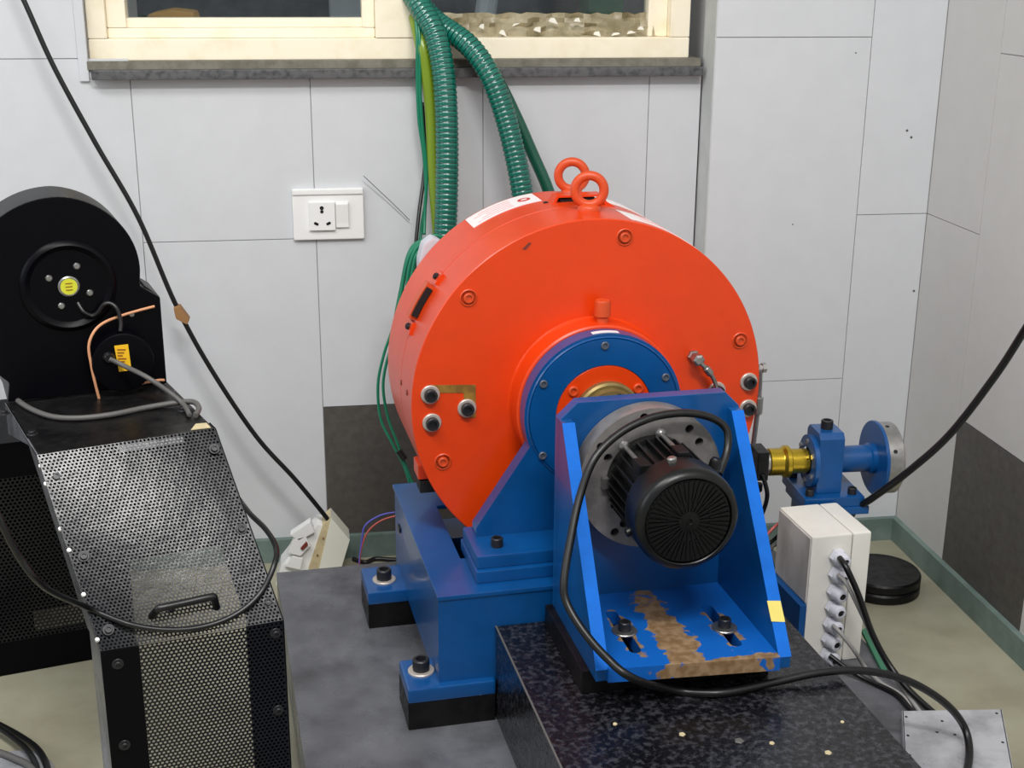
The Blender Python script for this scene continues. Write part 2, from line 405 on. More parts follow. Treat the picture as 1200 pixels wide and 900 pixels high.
for k in range(11):
    x = .27 + .033*k + random.uniform(-.01, .01); z = .966 + random.uniform(0, .03); bm = new()
    prism(bm, [(x, 2.376, z), (x + random.uniform(.008, .018), 2.376, z + random.uniform(-.006, .012)), (x + random.uniform(.008, .013), 2.376, z + .006), (x + .003, 2.376, z + .005)], (0, .002, 0))
    w1.part('film_fold', bm, 'film_white')
bm = new(); box(bm, (-.358, 2.343, .919), (.70, 2.43, .933), .001); struct('trim_1', bm, 'cement', 'grey cement bed under the window frame')
bm = new(); box(bm, (-.350, 2.325, .9035), (.700, 2.43, .9195), .0025); struct('trim_2', bm, 'stone', 'rough dark stone window sill')
bm = new(); box(bm, (-.372, 2.344, .90), (-.356, 2.36, 1.95), .002); struct('trim_3', bm, 'tile', 'white filler strip left of window')

# what can be seen outside through the panes
bm = new(); box(bm, (-1.6, 3.6, 0), (2.4, 3.7, 2.8)); struct('wall_outside', bm, 'outside_dark', 'dark neighbouring wall seen through the window')
bm = new(); box(bm, (-1.6, 2.62, -.08), (2.4, 3.6, .3)); struct('ground_outside', bm, 'outside_dark', 'dark yard ground outside the window')
def out_thing(name, lo, hi, m, label, cat):
    bm = new(); box(bm, lo, hi, .01); single(name, bm, m, label, cat, (lo[0], lo[1], lo[2]))
bm = new(); tube(bm, [(-.335, 2.75, .30), (-.333, 2.75, .7), (-.33, 2.75, 1.6)], .016, 10); single('downpipe', bm, 'outside_grey', 'grey pipe outside the left window pane', 'pipe', (-.335, 2.75, .30))
bm = new(); prism(bm, [(-.30, 2.70, .978), (-.29, 2.70, .995), (-.25, 2.70, 1.003), (-.205, 2.70, .998), (-.20, 2.70, .976)], (0, .12, 0), .006); box(bm, (-.31, 2.68, .30), (-.19, 2.84, .978), .004)
single('cloth_bundle', bm, 'orange_cloth', 'orange cloth bundle outside left window pane', 'cloth', (-.25, 2.7, .30))
bm = new(); prism(bm, [(.06, 3.0, .3), (.20, 3.0, .3), (.20, 3.0, 1.6), (.06, 3.0, 1.15)], (0, .1, 0), .005); single('grey_panel', bm, 'outside_grey', 'grey panel leaning outside the left pane by the mullion', 'panel', (.12, 3.0, .3))
bm = new()
for k in range(60):
    c = Vector((-.40 + random.uniform(-.10, .10), 3.1 + random.uniform(-.1, .1), .55 + random.uniform(0, .55))); a = random.uniform(0, pi)
    d = Vector((cos(a), sin(a)*.4, random.uniform(-.5, .5)))*.05; s = Vector((-sin(a)*.3, .2, 1)).normalized()*.018
    prism(bm, [c - d, c - s, c + d, c + s], (0, .002, 0))
cyl(bm, (-.40, 3.1, .3), (-.40, 3.1, .7), .01, 8)
single('shrub', bm, 'outside_leaf', 'dark green plant outside left window pane', 'plant', (-.4, 3.1, .3))
bm = new(); box(bm, (.62, 2.95, .3), (.70, 3.05, 1.5), .006); single('green_crate', bm, 'green_felt', 'dark green crate stack outside right pane', 'crate', (.66, 3.0, .3))
bm = new(); tube(bm, [(.30, 2.8, .3), (.36, 2.8, .9), (.42, 2.8, 1.25)], .022, 8); single('leaning_pole', bm, 'outside_grey', 'grey pole leaning outside right pane', 'pole', (.3, 2.8, .3))

# wall socket plate
t = Thing('wall_socket', 'white three pin socket plate with switch on tiled wall', 'socket', (.032, 2.35, .667))
bm = new(); box(bm, (-.0305, 2.341, .622), (.0945, 2.350, .713), .003); t.part('cover_plate', bm, 'white_plastic')
bm = new(); box(bm, (-.0295, 2.338, .703), (.0935, 2.343, .712), .0015); t.part('top_ridge', bm, 'white_plastic')
bm = new(); box(bm, (-.002, 2.335, .640), (.0435, 2.342, .690), .0012); sk = t.part('socket_insert', bm, 'white_plastic')
for pts in (((.0205, .680, .0036), (.0205, .6735, .0030)), ((.0085, .653, .0026), (.0115, .6515, .0026)), ((.0330, .653, .0026), (.0300, .6515, .0026))):
    bm = new()
    for (x, z, r) in pts: cyl(bm, (x, 2.3344, z), (x, 2.336, z), r, 14)
    t.part('pin_hole', bm, 'motor_dark', sk)
bm = new(); box(bm, (.0445, 2.337, .644), (.0675, 2.342, .689), .0012); sw = t.part('switch', bm, 'white_plastic')
bm = new(); prism(bm, [(.0452, 2.3375, .646), (.0452, 2.334, .686), (.0452, 2.3375, .688)], (.0215, 0, 0), .0006); t.part('rocker', bm, 'white_plastic', sw)

# ================================================================== THE TEST RIG (coordinates u, w, z in the rig's own axes)
UC, ZC, RD = .525, .500, .260          # shaft axis and drum radius
WF, WB = 1.730, 1.965                  # front and back of the drum

# --- steel bed
t = Thing('machine_bed', 'wide low dark grey steel bed plate under the whole rig', 'machine bed', (.52, 1.5, 0), MR)
bm = new(); box(bm, (.082, .55, .012), (.952, 2.088, .10), .002); t.part('bed_plate', bm, 'bed')
for u in (.15, .52, .88):
    for w in (.65, 1.35, 2.0):
        bm = new(); lathe(bm, (u, w, 0), (0, 0, 1), [(0, 0), (.03, 0), (.03, .010), (.012, .012), (0, .012)], 16); t.part('levelling_foot', bm, 'black_steel')

# --- raised plinth in front
t = Thing('plinth_block', 'glossy black raised plinth block carrying the motor bracket', 'plinth', (.548, 1.3, .10), MR)
bm = new(); box(bm, (.3495, .62, .10), (.745, 1.5665, .24), .002); t.part('block', bm, 'plinth')
bm = new(); box(bm, (.3488, .62, .2388), (.3512, 1.5665, .2404)); t.part('worn_lit_edge', bm, 'dim_cable', label='pale edge highlight with worn paint')  # pale strip paints in the plinth's edge highlight together with worn paint
for (u, w, s) in ((.505, 1.262, .0042), (.565, 1.235, .0060), (.60, 1.222, .0035), (.435, 1.30, .0030), (.655, 1.19, .0045), (.70, 1.245, .0026)):
    bm = new(); lathe(bm, (u, w, .24), (0, 0, 1), [(s, 0), (s*.8, .0012), (0, .0016)], 5); t.part('paint_blob', bm, 'beige' if s < .005 else 'dim_cable')

# --- blue frame
t = Thing('support_frame', 'blue welded base frame with bearing pedestal holding the orange drum', 'machine frame', (UC, 1.77, .10), MR)
def rail(name, lo, hi, bev=.003, m='blue', parent=None):
    bm = new(); box(bm, lo, hi, bev); return t.part(name, bm, m, parent)
rail('side_rail', (.2715, 1.5715, .146), (.322, 1.97, .286)); rail('side_rail', (.684, 1.5715, .146), (.734, 1.97, .286))
rail('front_plate', (.2712, 1.5680, .150), (.7342, 1.5716, .2858), 0); rail('frame_shade_sheet', (.322, 1.676, .164), (.684, 1.89, .170), 0, 'black_steel')  # black sheet across the frame opening is added to make its inside dark
rail('cross_beam', (.322, 1.5715, .160), (.684, 1.676, .286)); rail('cross_beam', (.322, 1.89, .160), (.684, 1.97, .225))
bm = new(); prism(bm, [(.2700, 1.5660, .2855), (.7355, 1.5660, .2855), (.7355, 1.972, .2855), (.681, 1.972, .2855), (.681, 1.872, .2855), (.683, 1.872, .2855), (.683, 1.677, .2855), (.323, 1.677, .2855), (.323, 1.870, .2855), (.345, 1.870, .2855), (.345, 1.972, .2855), (.2690, 1.972, .2855)], (0, 0, .0065), .0012)
t.part('top_flange', bm, 'blue')
for (u0, u1, w0, w1, bu, bw) in ((.2265, .348, 1.557, 1.640, .2525, 1.604), (.2105, .340, 1.854, 1.946, .2415, 1.894), (.69, .735, 1.575, 1.640, .71, 1.606), (.66, .735, 1.856, 1.946, .815, 1.897)):
    rail('foot_pad', (u0, w0, .10), (u1, w1, .141), .002, 'black_steel')
    f = rail('foot_plate', (u0, w0 - .001, .141), (u1, w1, .162), .004)
    if u0 > .6: continue
    t.put('washer', WASH['m16'], (bu, bw, .162), parent=f); t.put('bolt', BOLT['m16'], (bu, bw, .1645), parent=f)
rail('clamp_clip', (.2690, 1.905, .235), (.274, 1.925, .243), .001, 'black_steel')
# bearing pedestal: two base slabs, a tapering plate and a round bearing flange
rail('pedestal_base', (.3285, 1.592, .292), (.7205, 1.705, .310), .0025); rail('pedestal_base', (.331, 1.600, .310), (.718, 1.702, .329), .003)
for u in (.365, .682): t.put('bolt', BOLT['m10'], (u, 1.628, .329))
out = [(.343, .329), (.707, .329), (.707, .342)]
a0 = radians(-22); out += [(UC + .114*cos(a), ZC + .114*sin(a)) for a in [a0 + (pi - 2*a0)*k/40 for k in range(41)]]
out += [(.343, .342)]
bm = new(); plate(bm, out, [circle(UC, ZC, .070, 40)], (0, 1.690, 0), (1, 0, 0), (0, 0, 1), .026)
pp = t.part('pedestal_plate', bm, 'blue')
bm = new(); lathe(bm, (UC, 1.672, ZC), (0, -1, 0), [(.070, 0), (.1105, 0), (.1105, .009), (.109, .011), (.1075, .009), (.1065, .011), (.070, .011), (.070, 0)], 72)
fl = t.part('bearing_flange', bm, 'blue')
for (u, z) in ((.4366, .549), (.5226, .5983), (.6122, .5470), (.4368, .4445), (.6110, .445), (.5226, .402)):
    t.put('bolt', BOLT['m6'], (u, 1.661, z), FRONT, fl)
bm = new()
for k in range(8): pass
R_ = .1142; n = 10
for i in range(n):
    a1, a2 = radians(80 + 19*i/n), radians(80 + 19*(i+1)/n)
    box_pts = [(UC + R_*cos(a1), 1.668, ZC + R_*sin(a1)), (UC + R_*cos(a2), 1.668, ZC + R_*sin(a2)), (UC + (R_+.0008)*cos(a2), 1.668, ZC + (R_+.0008)*sin(a2)), (UC + (R_+.0008)*cos(a1), 1.668, ZC + (R_+.0008)*sin(a1))]
    prism(bm, box_pts, (0, .009, 0))
t.part('rating_sticker', bm, 'sticker', pp, 'small white sticker')

# --- orange drum
t = Thing('brake_drum', 'large orange cylindrical brake drum with two lifting eyes', 'brake drum', (UC, 1.85, ZC - RD), MR)
L = WB - WF
bm = new(); lathe(bm, (UC, WF, ZC), (0, 1, 0), [(.05, 0), (RD - .0012, 0), (RD, .0012), (RD, .098), (RD - .0012, .0985), (RD - .0012, .0998), (RD, .1003), (RD, L - .004), (RD - .004, L), (.05, L)], 160)
shell = t.part('drum_shell', bm, 'orange')
bm = new(); lathe(bm, (UC, WF, ZC), (0, -1, 0), [(.1225, -.001), (.1205, .0015), (.1195, .004), (.119, .010), (.1185, .038), (.116, .040), (.06, .040)], 96); t.part('hub', bm, 'orange')
bm = new(); lathe(bm, (UC, 1.676, ZC), (0, -1, 0), [(.0695, 0), (.0695, .013), (.068, .0145), (.045, .0145), (.045, 0)], 64); ir = t.part('seal_cover', bm, 'orange')
for a in (142, 215, 35, -35, 270): t.put('bolt', BOLT['org'], (UC + .058*cos(radians(a)), 1.6615, ZC + .058*sin(radians(a))), FRONT, ir)
bm = new(); lathe(bm, (UC + .003, 1.668, ZC), (0, -1, 0), [(.044, 0), (.047, .004), (.047, .016), (.044, .019), (.040, .019), (.039, .030), (.018, .032), (.018, .075), (.027, .076), (.027, .112), (.018, .113), (.018, .1165), (0, .1165)], 48)
hb = t.part('shaft_hub', bm, 'brass_dull')
for a in (70, 190, 310):
    bm = new(); c = (UC + .003 + .031*cos(radians(a)), 1.6365, ZC + .031*sin(radians(a))); cyl(bm, c, (c[0], c[1] + .004, c[2]), .006, 14); t.part('screw_hole', bm, 'motor_dark', hb)
# cover screws sunk in counterbores
for (u, z) in ((.3468, .6573), (.5687, .7326), (.7501, .5723), (.3087, .4197), (.70, .345), (.44, .30)):
    bm = new(); lathe(bm, (u, WF + .0002, z), (0, -1, 0), [(.0125, 0), (.0125, .0012), (.0112, .0022), (.0102, .0012), (.0100, .0002), (0, .0002)], 28); f = t.part('counterbore', bm, 'orange_bolt')
    t.put('bolt', BOLT['org'], (u, WF - .0004, z), FRONT, f)
for (u, z) in ((.2917, .5218), (.2935, .4800), (.3437, .4979), (.7675, .5084), (.7689, .4670), (.718, .498)):
    f = t.put('washer', WASH['m12'], (u, WF, z), FRONT); t.put('bolt', BOLT['m12'], (u, WF - .003, z), FRONT)
bm = new(); prism(bm, [(.288, WF - .0008, .5355), (.3565, WF - .0008, .5315), (.3565, WF - .0008, .4830), (.3395, WF - .0008, .4830), (.3395, WF - .0008, .5205), (.288, WF - .0008, .5245)], (0, .0010, 0))
bm2 = bm; bm = new(); prism(bm, [(0.4221, 1.7294, 0.7221), (0.4316, 1.7294, 0.7312), (0.4352, 1.7294, 0.7299), (0.4269, 1.7294, 0.7207)], (0, .0008, 0)); t.part('scuff_mark', bm, 'red_brown'); bm = bm2
t.part('bare_patch', bm, 'inlay', label='rubbed yellow brown patch')
bm = new(); lathe(bm, (.5320, WF - .024, .6165), (0, 0, 1), [(0, 0), (.0085, 0), (.0085, .010), (.0115, .012), (.0115, .031), (.0100, .034), (0, .034)], 24)
cyl(bm, (.5320, WF - .024, .624), (.5320, WF + .001, .624), .006, 12); t.part('oil_cup', bm, 'orange_bolt')
# lifting eyes
for (u, w) in ((.536, 1.797), (.549, 1.935)):
    zt = ZC + sqrt(RD*RD - (u - UC)**2)
    bm = new(); lathe(bm, (u, w, zt - .003), (0, 0, 1), [(0, 0), (.0165, 0), (.0165, .007), (.0145, .010), (.010, .013), (0, .014)], 28); c = t.part('eye_collar', bm, 'orange_bolt')
    bm = new(); torus(bm, (u, w, zt + .0285), (.25, 1, 0), .0208, .0068, 40, 14); t.part('eye_ring', bm, 'orange_bolt', c)
# cable clamp plate below the eyes
zt = ZC + RD
bm = new(); prism(bm, [(.486, 1.862, zt - .004), (.500, 1.862, zt - .001), (.506, 1.862, zt + .010), (.575, 1.862, zt + .010), (.583, 1.862, zt - .001), (.600, 1.862, zt - .012), (.598, 1.862, zt - .014), (.580, 1.862, zt - .006), (.572, 1.862, zt + .007), (.509, 1.862, zt + .007), (.503, 1.862, zt - .005), (.486, 1.862, zt - .008)], (0, .028, 0), .0006)
cp = t.part('clamp_strap', bm, 'orange')
for u in (.493, .589): t.put('bolt', BOLT['m5'], (u, 1.876, zt - .004 if u < .5 else zt - .010), (0, 0, 0), cp)
bm = new(); box(bm, (.512, 1.866, zt - .004), (.568, 1.886, zt + .004), .001); t.part('terminal', bm, 'motor_dark', cp)
# curved stickers on the rim
def arc_patch(a0, a1, w0, w1, r0=RD + .0002, r1=RD + .0010, n=18, skew=0.0):
    bm = new(); vs_ = []
    for i in range(n + 1):
        a = radians(a0 + (a1 - a0)*i/n); s = skew*i/n
        vs_.append([bm.verts.new((UC + r*cos(a), w + s, ZC + r*sin(a))) for r, w in ((r0, w0), (r1, w0), (r1, w1), (r0, w1))])
    for i in range(n):
        for k in range(4): bm.faces.new((vs_[i][k], vs_[i][(k+1) % 4], vs_[i+1][(k+1) % 4], vs_[i+1][k]))
    bm.faces.new(vs_[0][::-1]); bm.faces.new(vs_[-1]); bmesh.ops.recalc_face_normals(bm, faces=bm.faces[:])
    return bm
lb = t.part('warning_label', arc_patch(97.5, 121.8, 1.892, 1.955), 'sticker', label='white curved label with pink print')
bm = new(); n = 24; vs_ = []
for k in range(n):
    th = 2*pi*k/n; a = radians(102 + 2.2*cos(th)); vs_.append((UC + (RD + .0013)*cos(a), 1.922 + .011*sin(th), ZC + (RD + .0013)*sin(a)))
prism(bm, vs_, (-.0002, 0, -.0008)); t.part('red_logo', bm, 'sticker_red', lb)
bm = arc_patch(101, 103, 1.9195, 1.9245, RD + .0011, RD + .0017, 4); t.part('logo_stroke', bm, 'sticker', lb)
for k in range(5): t.part('print_line', arc_patch(106.5, 119.5 - 2*(k % 3), 1.900 + .010*k, 1.9025 + .010*k, RD + .0008, RD + .0013, 10), 'sticker_pink', lb)
lb = t.part('warning_label', arc_patch(52, 77, 1.748, 1.822, n=16), 'sticker', label='white curved label right of the lifting eyes')
for k in range(4): t.part('print_line', arc_patch(56, 72, 1.762 + .013*k, 1.764 + .013*k, RD + .0008, RD + .0013, 10), 'sticker_pink', lb)
t.part('warning_label', arc_patch(48, 84, 1.895, 1.952, n=20), 'sticker', label='long white label at the back of the rim')
# cable bracket on the left flank and its twin on the right flank
for (aa, sgn) in ((150, 1), (28, -1)):
    b = None
    bm = arc_patch(aa - 6, aa + 6, 1.816, 1.836, RD - .001, RD + .012, 8); b = t.part('flank_bracket', bm, 'orange_bolt')
    t.part('bracket_slot', arc_patch(aa - 5, aa + 5, 1.812, 1.8165, RD + .001, RD + .010, 8), 'motor_dark', b)
    for q in (-9, 9):
        t.part('bracket_lug', arc_patch(aa + q - 2.0, aa + q + 2.0, 1.812, 1.842, RD, RD + .004, 4), 'orange', b)
        a = radians(aa + q); bm = new(); p = Vector((UC + (RD + .003)*cos(a), 1.826, ZC + (RD + .003)*sin(a))); d = Vector((cos(a), 0, sin(a)))
        lathe(bm, p, d, [(.005, 0), (.005, .005), (.003, .006), (.003, .004), (0, .004)], 12); t.part('bracket_bolt', bm, 'bolt_black', b)
for (aa, w) in ((177.5, 1.824), (177.0, 1.769)):
    a = radians(aa); p = Vector((UC + (RD + .0002)*cos(a), w, ZC + (RD + .0002)*sin(a))); d = Vector((cos(a), 0, sin(a)))
    bm = new(); lathe(bm, p, d, [(.0045, 0), (.004, .001), (.002, .001), (0, .0006)], 12); t.part('plug_screw', bm, 'red_brown')
# silver fittings on the face and flank, terminal at lower left flank
bm = new(); lathe(bm, (.6785, WF + .001, .5534), (0, -1, 0), [(.0095, 0), (.0095, .006), (.0075, .008), (.0075, .018), (.009, .019), (.009, .026), (.0055, .028), (0, .028)], 6, None); ft = t.part('hose_fitting', bm, 'steel', sharp=20)
bm = new(); tube(bm, [(.6785, WF - .022, .5534), (.684, WF - .024, .5470), (.697, WF - .023, .5330), (.708, WF - .018, .5150), (.712, WF - .010, .4970), (.713, WF - .002, .4850)], .0034, 10); t.part('fitting_pipe', bm, 'steel', ft)
bm = new(); cyl(bm, (.689, WF - .024, .542), (.698, WF - .0235, .5318), .0058, 12, .001); t.part('ferrule', bm, 'steel', ft)
bm = new(); lathe(bm, (UC + .2595, 1.752, ZC + .020), (1, 0, .05), [(.008, 0), (.008, .006), (.006, .008), (.006, .012), (.0075, .013), (.0075, .019), (0, .019)], 6); ft = t.part('hose_fitting', bm, 'steel', sharp=20)
bm = new(); tube(bm, [(UC + .270, 1.752, ZC + .018), (UC + .271, 1.752, ZC - .01), (UC + .270, 1.752, ZC - .05), (UC + .268, 1.754, ZC - .10)], .004, 8); t.part('fitting_pipe', bm, 'steel', ft)
bm = new(); cyl(bm, (UC + .271, 1.752, ZC - .025), (UC + .2705, 1.752, ZC - .052), .007, 10, .001); t.part('ferrule', bm, 'steel', ft)
a = radians(204); p = (UC + RD*cos(a), 1.765, ZC + RD*sin(a))
bm = new(); box(bm, (p[0] - .010, 1.760, p[2] - .012), (p[0] + .006, 1.800, p[2] + .010), .002); tb = t.part('terminal_clip', bm, 'orange')
bm = new(); box(bm, (p[0] - .008, 1.757, p[2] - .032), (p[0] + .016, 1.790, p[2] - .014), .002); t.part('connector', bm, 'motor_dark', tb)
bm = new(); prism(bm, [(0.3176, 1.9660, 0.6059), (0.3171, 1.9660, 0.6597), (0.3241, 1.9660, 0.6847), (0.3388, 1.9660, 0.6960), (0.3559, 1.9660, 0.6860), (0.3685, 1.9660, 0.6033)], (0, .03, 0), .006); t.part('rear_cover', bm, 'outside_grey', label='grey cover behind the drum')

# --- motor bracket on its spacer
bm = new(); box(bm, (.4145, 1.372, .24), (.662, 1.553, .272), .002)
single('spacer_plate', bm, 'black_steel', 'thick black packing plate under the blue motor bracket', 'plate', (.54, 1.46, .24), MR)
t = Thing('motor_bracket', 'blue angle bracket with sloping gussets and worn slotted foot', 'bracket', (.424, 1.335, .272), MR)
bm = new(); plate(bm, [(.438, 1.340), (.652, 1.322), (.652, 1.532), (.438, 1.532)], [slot(.4835, 1.4255, .015, .112), slot(.6115, 1.414, .015, .112)], (0, 0, .272), (1, 0, 0), (0, 1, 0), .0185)
fp = t.part('foot_plate', bm, 'blue_worn')
for (u, w) in ((.4852, 1.425), (.6122, 1.4055)):
    t.put('washer', WASH['m10'], (u, w, .2905), parent=fp); t.put('bolt', BOLT['m10'], (u, w, .2925), parent=fp, scale=.95)
bm = new(); prism(bm, [(.424, 1.530, .272), (.668, 1.530, .272), (.668, 1.530, .545), (.648, 1.530, .5645), (.448, 1.530, .5645), (.424, 1.530, .542)], (0, .020, 0), .0012); t.part('back_plate', bm, 'blue')
bm = new(); prism(bm, [(.424, 1.534, .272), (.424, 1.345, .272), (.424, 1.345, .287), (.424, 1.516, .543), (.424, 1.534, .543)], (.0155, 0, 0), .001); t.part('gusset', bm, 'blue')
bm = new(); prism(bm, [(.652, 1.534, .272), (.652, 1.326, .272), (.652, 1.326, .287), (.652, 1.516, .543), (.652, 1.534, .543)], (.0155, 0, 0), .001); gr = t.part('gusset', bm, 'blue')
for u0, w0 in ((.4235, 1.345), (.6515, 1.326)):
    bm = new(); dv = Vector((0, 1.516 - w0, .543 - .287)); nrm = Vector((0, -dv.z, dv.y)).normalized()*.0012
    prism(bm, [Vector((u0, w0, .287)), Vector((u0 + .0165, w0, .287)), Vector((u0 + .0165, 1.516, .543)), Vector((u0, 1.516, .543))], nrm); t.part('gusset_edge', bm, 'blue_bright', label='brighter blue cut edge')
bm = new(); f0 = .14; dv = Vector((0, 1.516 - 1.326, .543 - .287)); p0 = Vector((.6500, 1.326, .287)) + dv*f0 + Vector((0, -.0017, .0012)); p1 = p0 + dv*.075
prism(bm, [p0, p0 + Vector((.0185, 0, -.003)), p1 + Vector((.0170, 0, 0)), p1 + Vector((-.001, 0, .002))], (0, -.0006, .0005)); t.part('tape_piece', bm, 'tape_yellow', label='torn piece of yellow tape')

# --- electric motor
UM, ZM, WM = .5390, .4645, 1.500
t = Thing('electric_motor', 'black finned electric motor with round fan grille on a steel flange', 'motor', (UM, 1.45, ZM - .07), MR)
holes = []
for (dx, dz) in ((-.012, .084), (-.068, .049), (-.058, .033), (-.034, -.060), (-.046, -.071), (.050, .064), (.064, .045), (.075, -.03), (.03, -.085), (-.047, -.033)): holes.append(circle(UM + dx*1.0, ZM + dz, .0058, 16))
bm = new(); plate(bm, circle(UM, ZM, .0955, 96), holes, (0, 1.529, 0), (1, 0, 0), (0, 0, 1), .0285); fl = t.part('mounting_flange', bm, 'flange_steel')
bm = new(); plate(bm, [(-.012, -.007), (.004, -.007), (.010, 0), (.004, .007), (-.012, .007)], [circle(0, 0, .0035, 12)], (UM - .055, WM, ZM + .002), (1, 0, 0), (0, 0, 1), .010); t.part('flange_lug', bm, 'steel', fl)
bm = new(); lathe(bm, (UM, WM, ZM), (0, -1, 0), [(.060, 0), (.060, .012), (.053, .014), (.053, .100), (0, .100)], 48); bd = t.part('motor_body', bm, 'motor_black')
bm = new(); NF = 30
for k in range(NF):
    a = 2*pi*(k + .5)/NF; r_ = Vector((cos(a), 0, sin(a))); s_ = Vector((-sin(a), 0, cos(a)))*.0013; o_ = Vector((UM, WM - .012, ZM))
    prism(bm, [o_ + r_*.050 - s_, o_ + r_*.0625 - s_, o_ + r_*.0625 + s_, o_ + r_*.050 + s_], (0, -.088, 0))
t.part('cooling_fins', bm, 'motor_black', bd)
for a in (128, 82):
    a = radians(a); c = Vector((UM + .0635*cos(a), WM - .004, ZM + .0635*sin(a)))
    bm = new(); cyl(bm, c, c + Vector((0, -.060, 0)), .0030, 10); lathe(bm, c + Vector((0, .006, 0)), (0, -1, 0), [(0, 0), (.007, 0), (.007, .008), (.003, .011), (0, .011)], 12); t.part('tie_rod', bm, 'steel', bd)
    bm = new(); cc = c + Vector((0, -.072, 0)); box(bm, (cc.x - .008, cc.y - .014, cc.z - .010), (cc.x + .008, cc.y + .014, cc.z + .006), .002); t.part('rod_lug', bm, 'motor_black', bd)
bm = new(); lathe(bm, (UM, WM - .088, ZM), (0, -1, 0), [(.056, 0), (.0640, .002), (.0650, .006), (.0655, .040), (.0640, .047), (.0595, .0515), (.0555, .0525), (.0545, .0515), (.0540, .0465), (0, .0465)], 72); cw = t.part('fan_cowl', bm, 'motor_black')
bm = new(); o_ = Vector((UM, WM - .088 - .0462, ZM))
cyl(bm, o_, o_ + Vector((0, -.0035, 0)), .0525, 48); t.part('grille_back', bm, 'motor_dark', cw)
for k in range(24):
    for (r0, r1, da) in ((.012, .0515, 0), (.026, .0515, .5)):
        a = 2*pi*(k + da)/24; bm = new(); r_ = Vector((cos(a), 0, sin(a))); s_ = Vector((-sin(a), 0, cos(a))); b0 = o_ + Vector((0, -.003, 0))
        w0_, w1_ = (.0011, .0022) if da == 0 else (.0010, .0018)
        prism(bm, [b0 + r_*r0 - s_*w0_, b0 + r_*r1 - s_*w1_, b0 + r_*r1 + s_*w1_, b0 + r_*r0 + s_*w0_], (0, -.0030, 0)); t.part('grille_rib', bm, 'motor_black', cw)
bm = new(); lathe(bm, o_ + Vector((0, -.002, 0)), (0, -1, 0), [(.013, 0), (.013, .0045), (.004, .005), (.003, .003), (0, .003)], 24); t.part('grille_hub', bm, 'motor_black', cw)
for a in (100, 15, -20, 200, 280):
    a = radians(a); bm = new(); c = Vector((UM + .066*cos(a), WM - .104, ZM + .066*sin(a))); d = Vector((cos(a), 0, sin(a)))
    lathe(bm, c, d, [(.006, -.004), (.006, .0035), (.004, .005), (0, .005)], 12); t.part('cowl_screw', bm, 'steel' if abs(a - radians(100)) < .01 else 'motor_black', cw)
bm = new(); a = radians(32); c = Vector((UM + .070*cos(a), WM - .062, ZM + .062*sin(a))); lathe(bm, c, (.3, 0, 1), [(0, -.012), (.009, -.012), (.009, 0), (.0075, .001), (.0075, .010), (.0055, .014), (0, .014)], 14); t.part('cable_gland', bm, 'rubber', bd)

# --- bearing stand with brass coupling and disc, right of the drum
WS, ZS = 1.768, .3575
t = Thing('bearing_stand', 'blue bearing block with brass coupling and round disc behind the junction box', 'bearing stand', (.92, WS, .10), MR)
t.o.rotation_euler.z = MR - radians(6)
rail('column', (.885, 1.730, .10), (.945, 1.805, .284), .002); rail('lower_plate', (.880, 1.718, .284), (.980, 1.822, .297), .002)
up = rail('upper_plate', (.876, 1.720, .297), (.972, 1.830, .313), .002)
for (u, w) in ((.888, 1.734), (.956, 1.734), (.888, 1.812), (.956, 1.812)): t.put('bolt', BOLT['m10'], (u, w, .313), parent=up, scale=.8)
bm = new(); prism(bm, [(.900, 1.738, .313), (.900, 1.798, .313), (.900, 1.798, .402), (.900, 1.790, .410), (.900, 1.746, .410), (.900, 1.738, .402)], (.040, 0, 0), .002); blk = t.part('bearing_block', bm, 'blue')
t.put('bolt', BOLT['m16'], (.920, 1.768, .410), parent=blk, scale=.8)
bm = new(); lathe(bm, (.900, WS, ZS), (-1, 0, 0), [(.041, 0), (.041, .007), (.039, .008), (.022, .008)], 40); rf = t.part('retainer_ring', bm, 'blue', blk)
for k in range(6):
    a = radians(30 + 60*k); bm = new(); lathe(bm, (.892, WS + .032*cos(a), ZS + .032*sin(a)), (-1, 0, 0), [(.004, 0), (.004, .003), (.002, .003), (0, .002)], 10); t.part('retainer_screw', bm, 'steel', rf)
bm = new(); lathe(bm, (.938, WS, ZS), (1, 0, 0), [(.021, 0), (.021, .052), (.024, .054), (.024, .062), (.0215, .062)], 36); t.part('spindle', bm, 'blue')
bm = new(); lathe(bm, (.999, WS, ZS), (1, 0, 0), [(0, 0), (.058, 0), (.059, .001), (.059, .005), (.050, .006)], 56); t.part('disc_face', bm, 'blue')
bm = new(); lathe(bm, (1.002, WS, ZS), (1, 0, 0), [(.045, .001), (.0555, .002), (.0560, .003), (.0560, .026), (.0545, .0275), (0, .0275)], 56); dr_ = t.part('disc_rim', bm, 'steel')
for a in (100, 150, 215): 
    a = radians(a); bm = new(); p = Vector((1.014, WS + .0558*cos(a), ZS + .0558*sin(a))); lathe(bm, p, (0, cos(a), sin(a)), [(.0035, 0), (.003, .0006), (0, .0006)], 10); t.part('rim_hole', bm, 'motor_dark', dr_)
bm = new(); lathe(bm, (.892, WS, ZS), (-1, 0, 0), [(.018, 0), (.0195, .003), (.0195, .028), (.0225, .029), (.0255, .031), (.0255, .037), (.0225, .041), (.0215, .043), (.0215, .062), (.019, .064), (0, .064)], 40); br = t.part('brass_coupling', bm, 'brass')
bm = new(); lathe(bm, (.830, WS, ZS), (-1, 0, 0), [(.0195, 0), (.0195, .010), (.012, .012), (0, .012)], 20); t.part('steel_collar', bm, 'steel')
bm = new(); box(bm, (.806, WS - .022, ZS - .022), (.824, WS + .022, ZS + .024), .0015); sb = t.part('sensor_head', bm, 'black_steel', label='dark square sensor head')
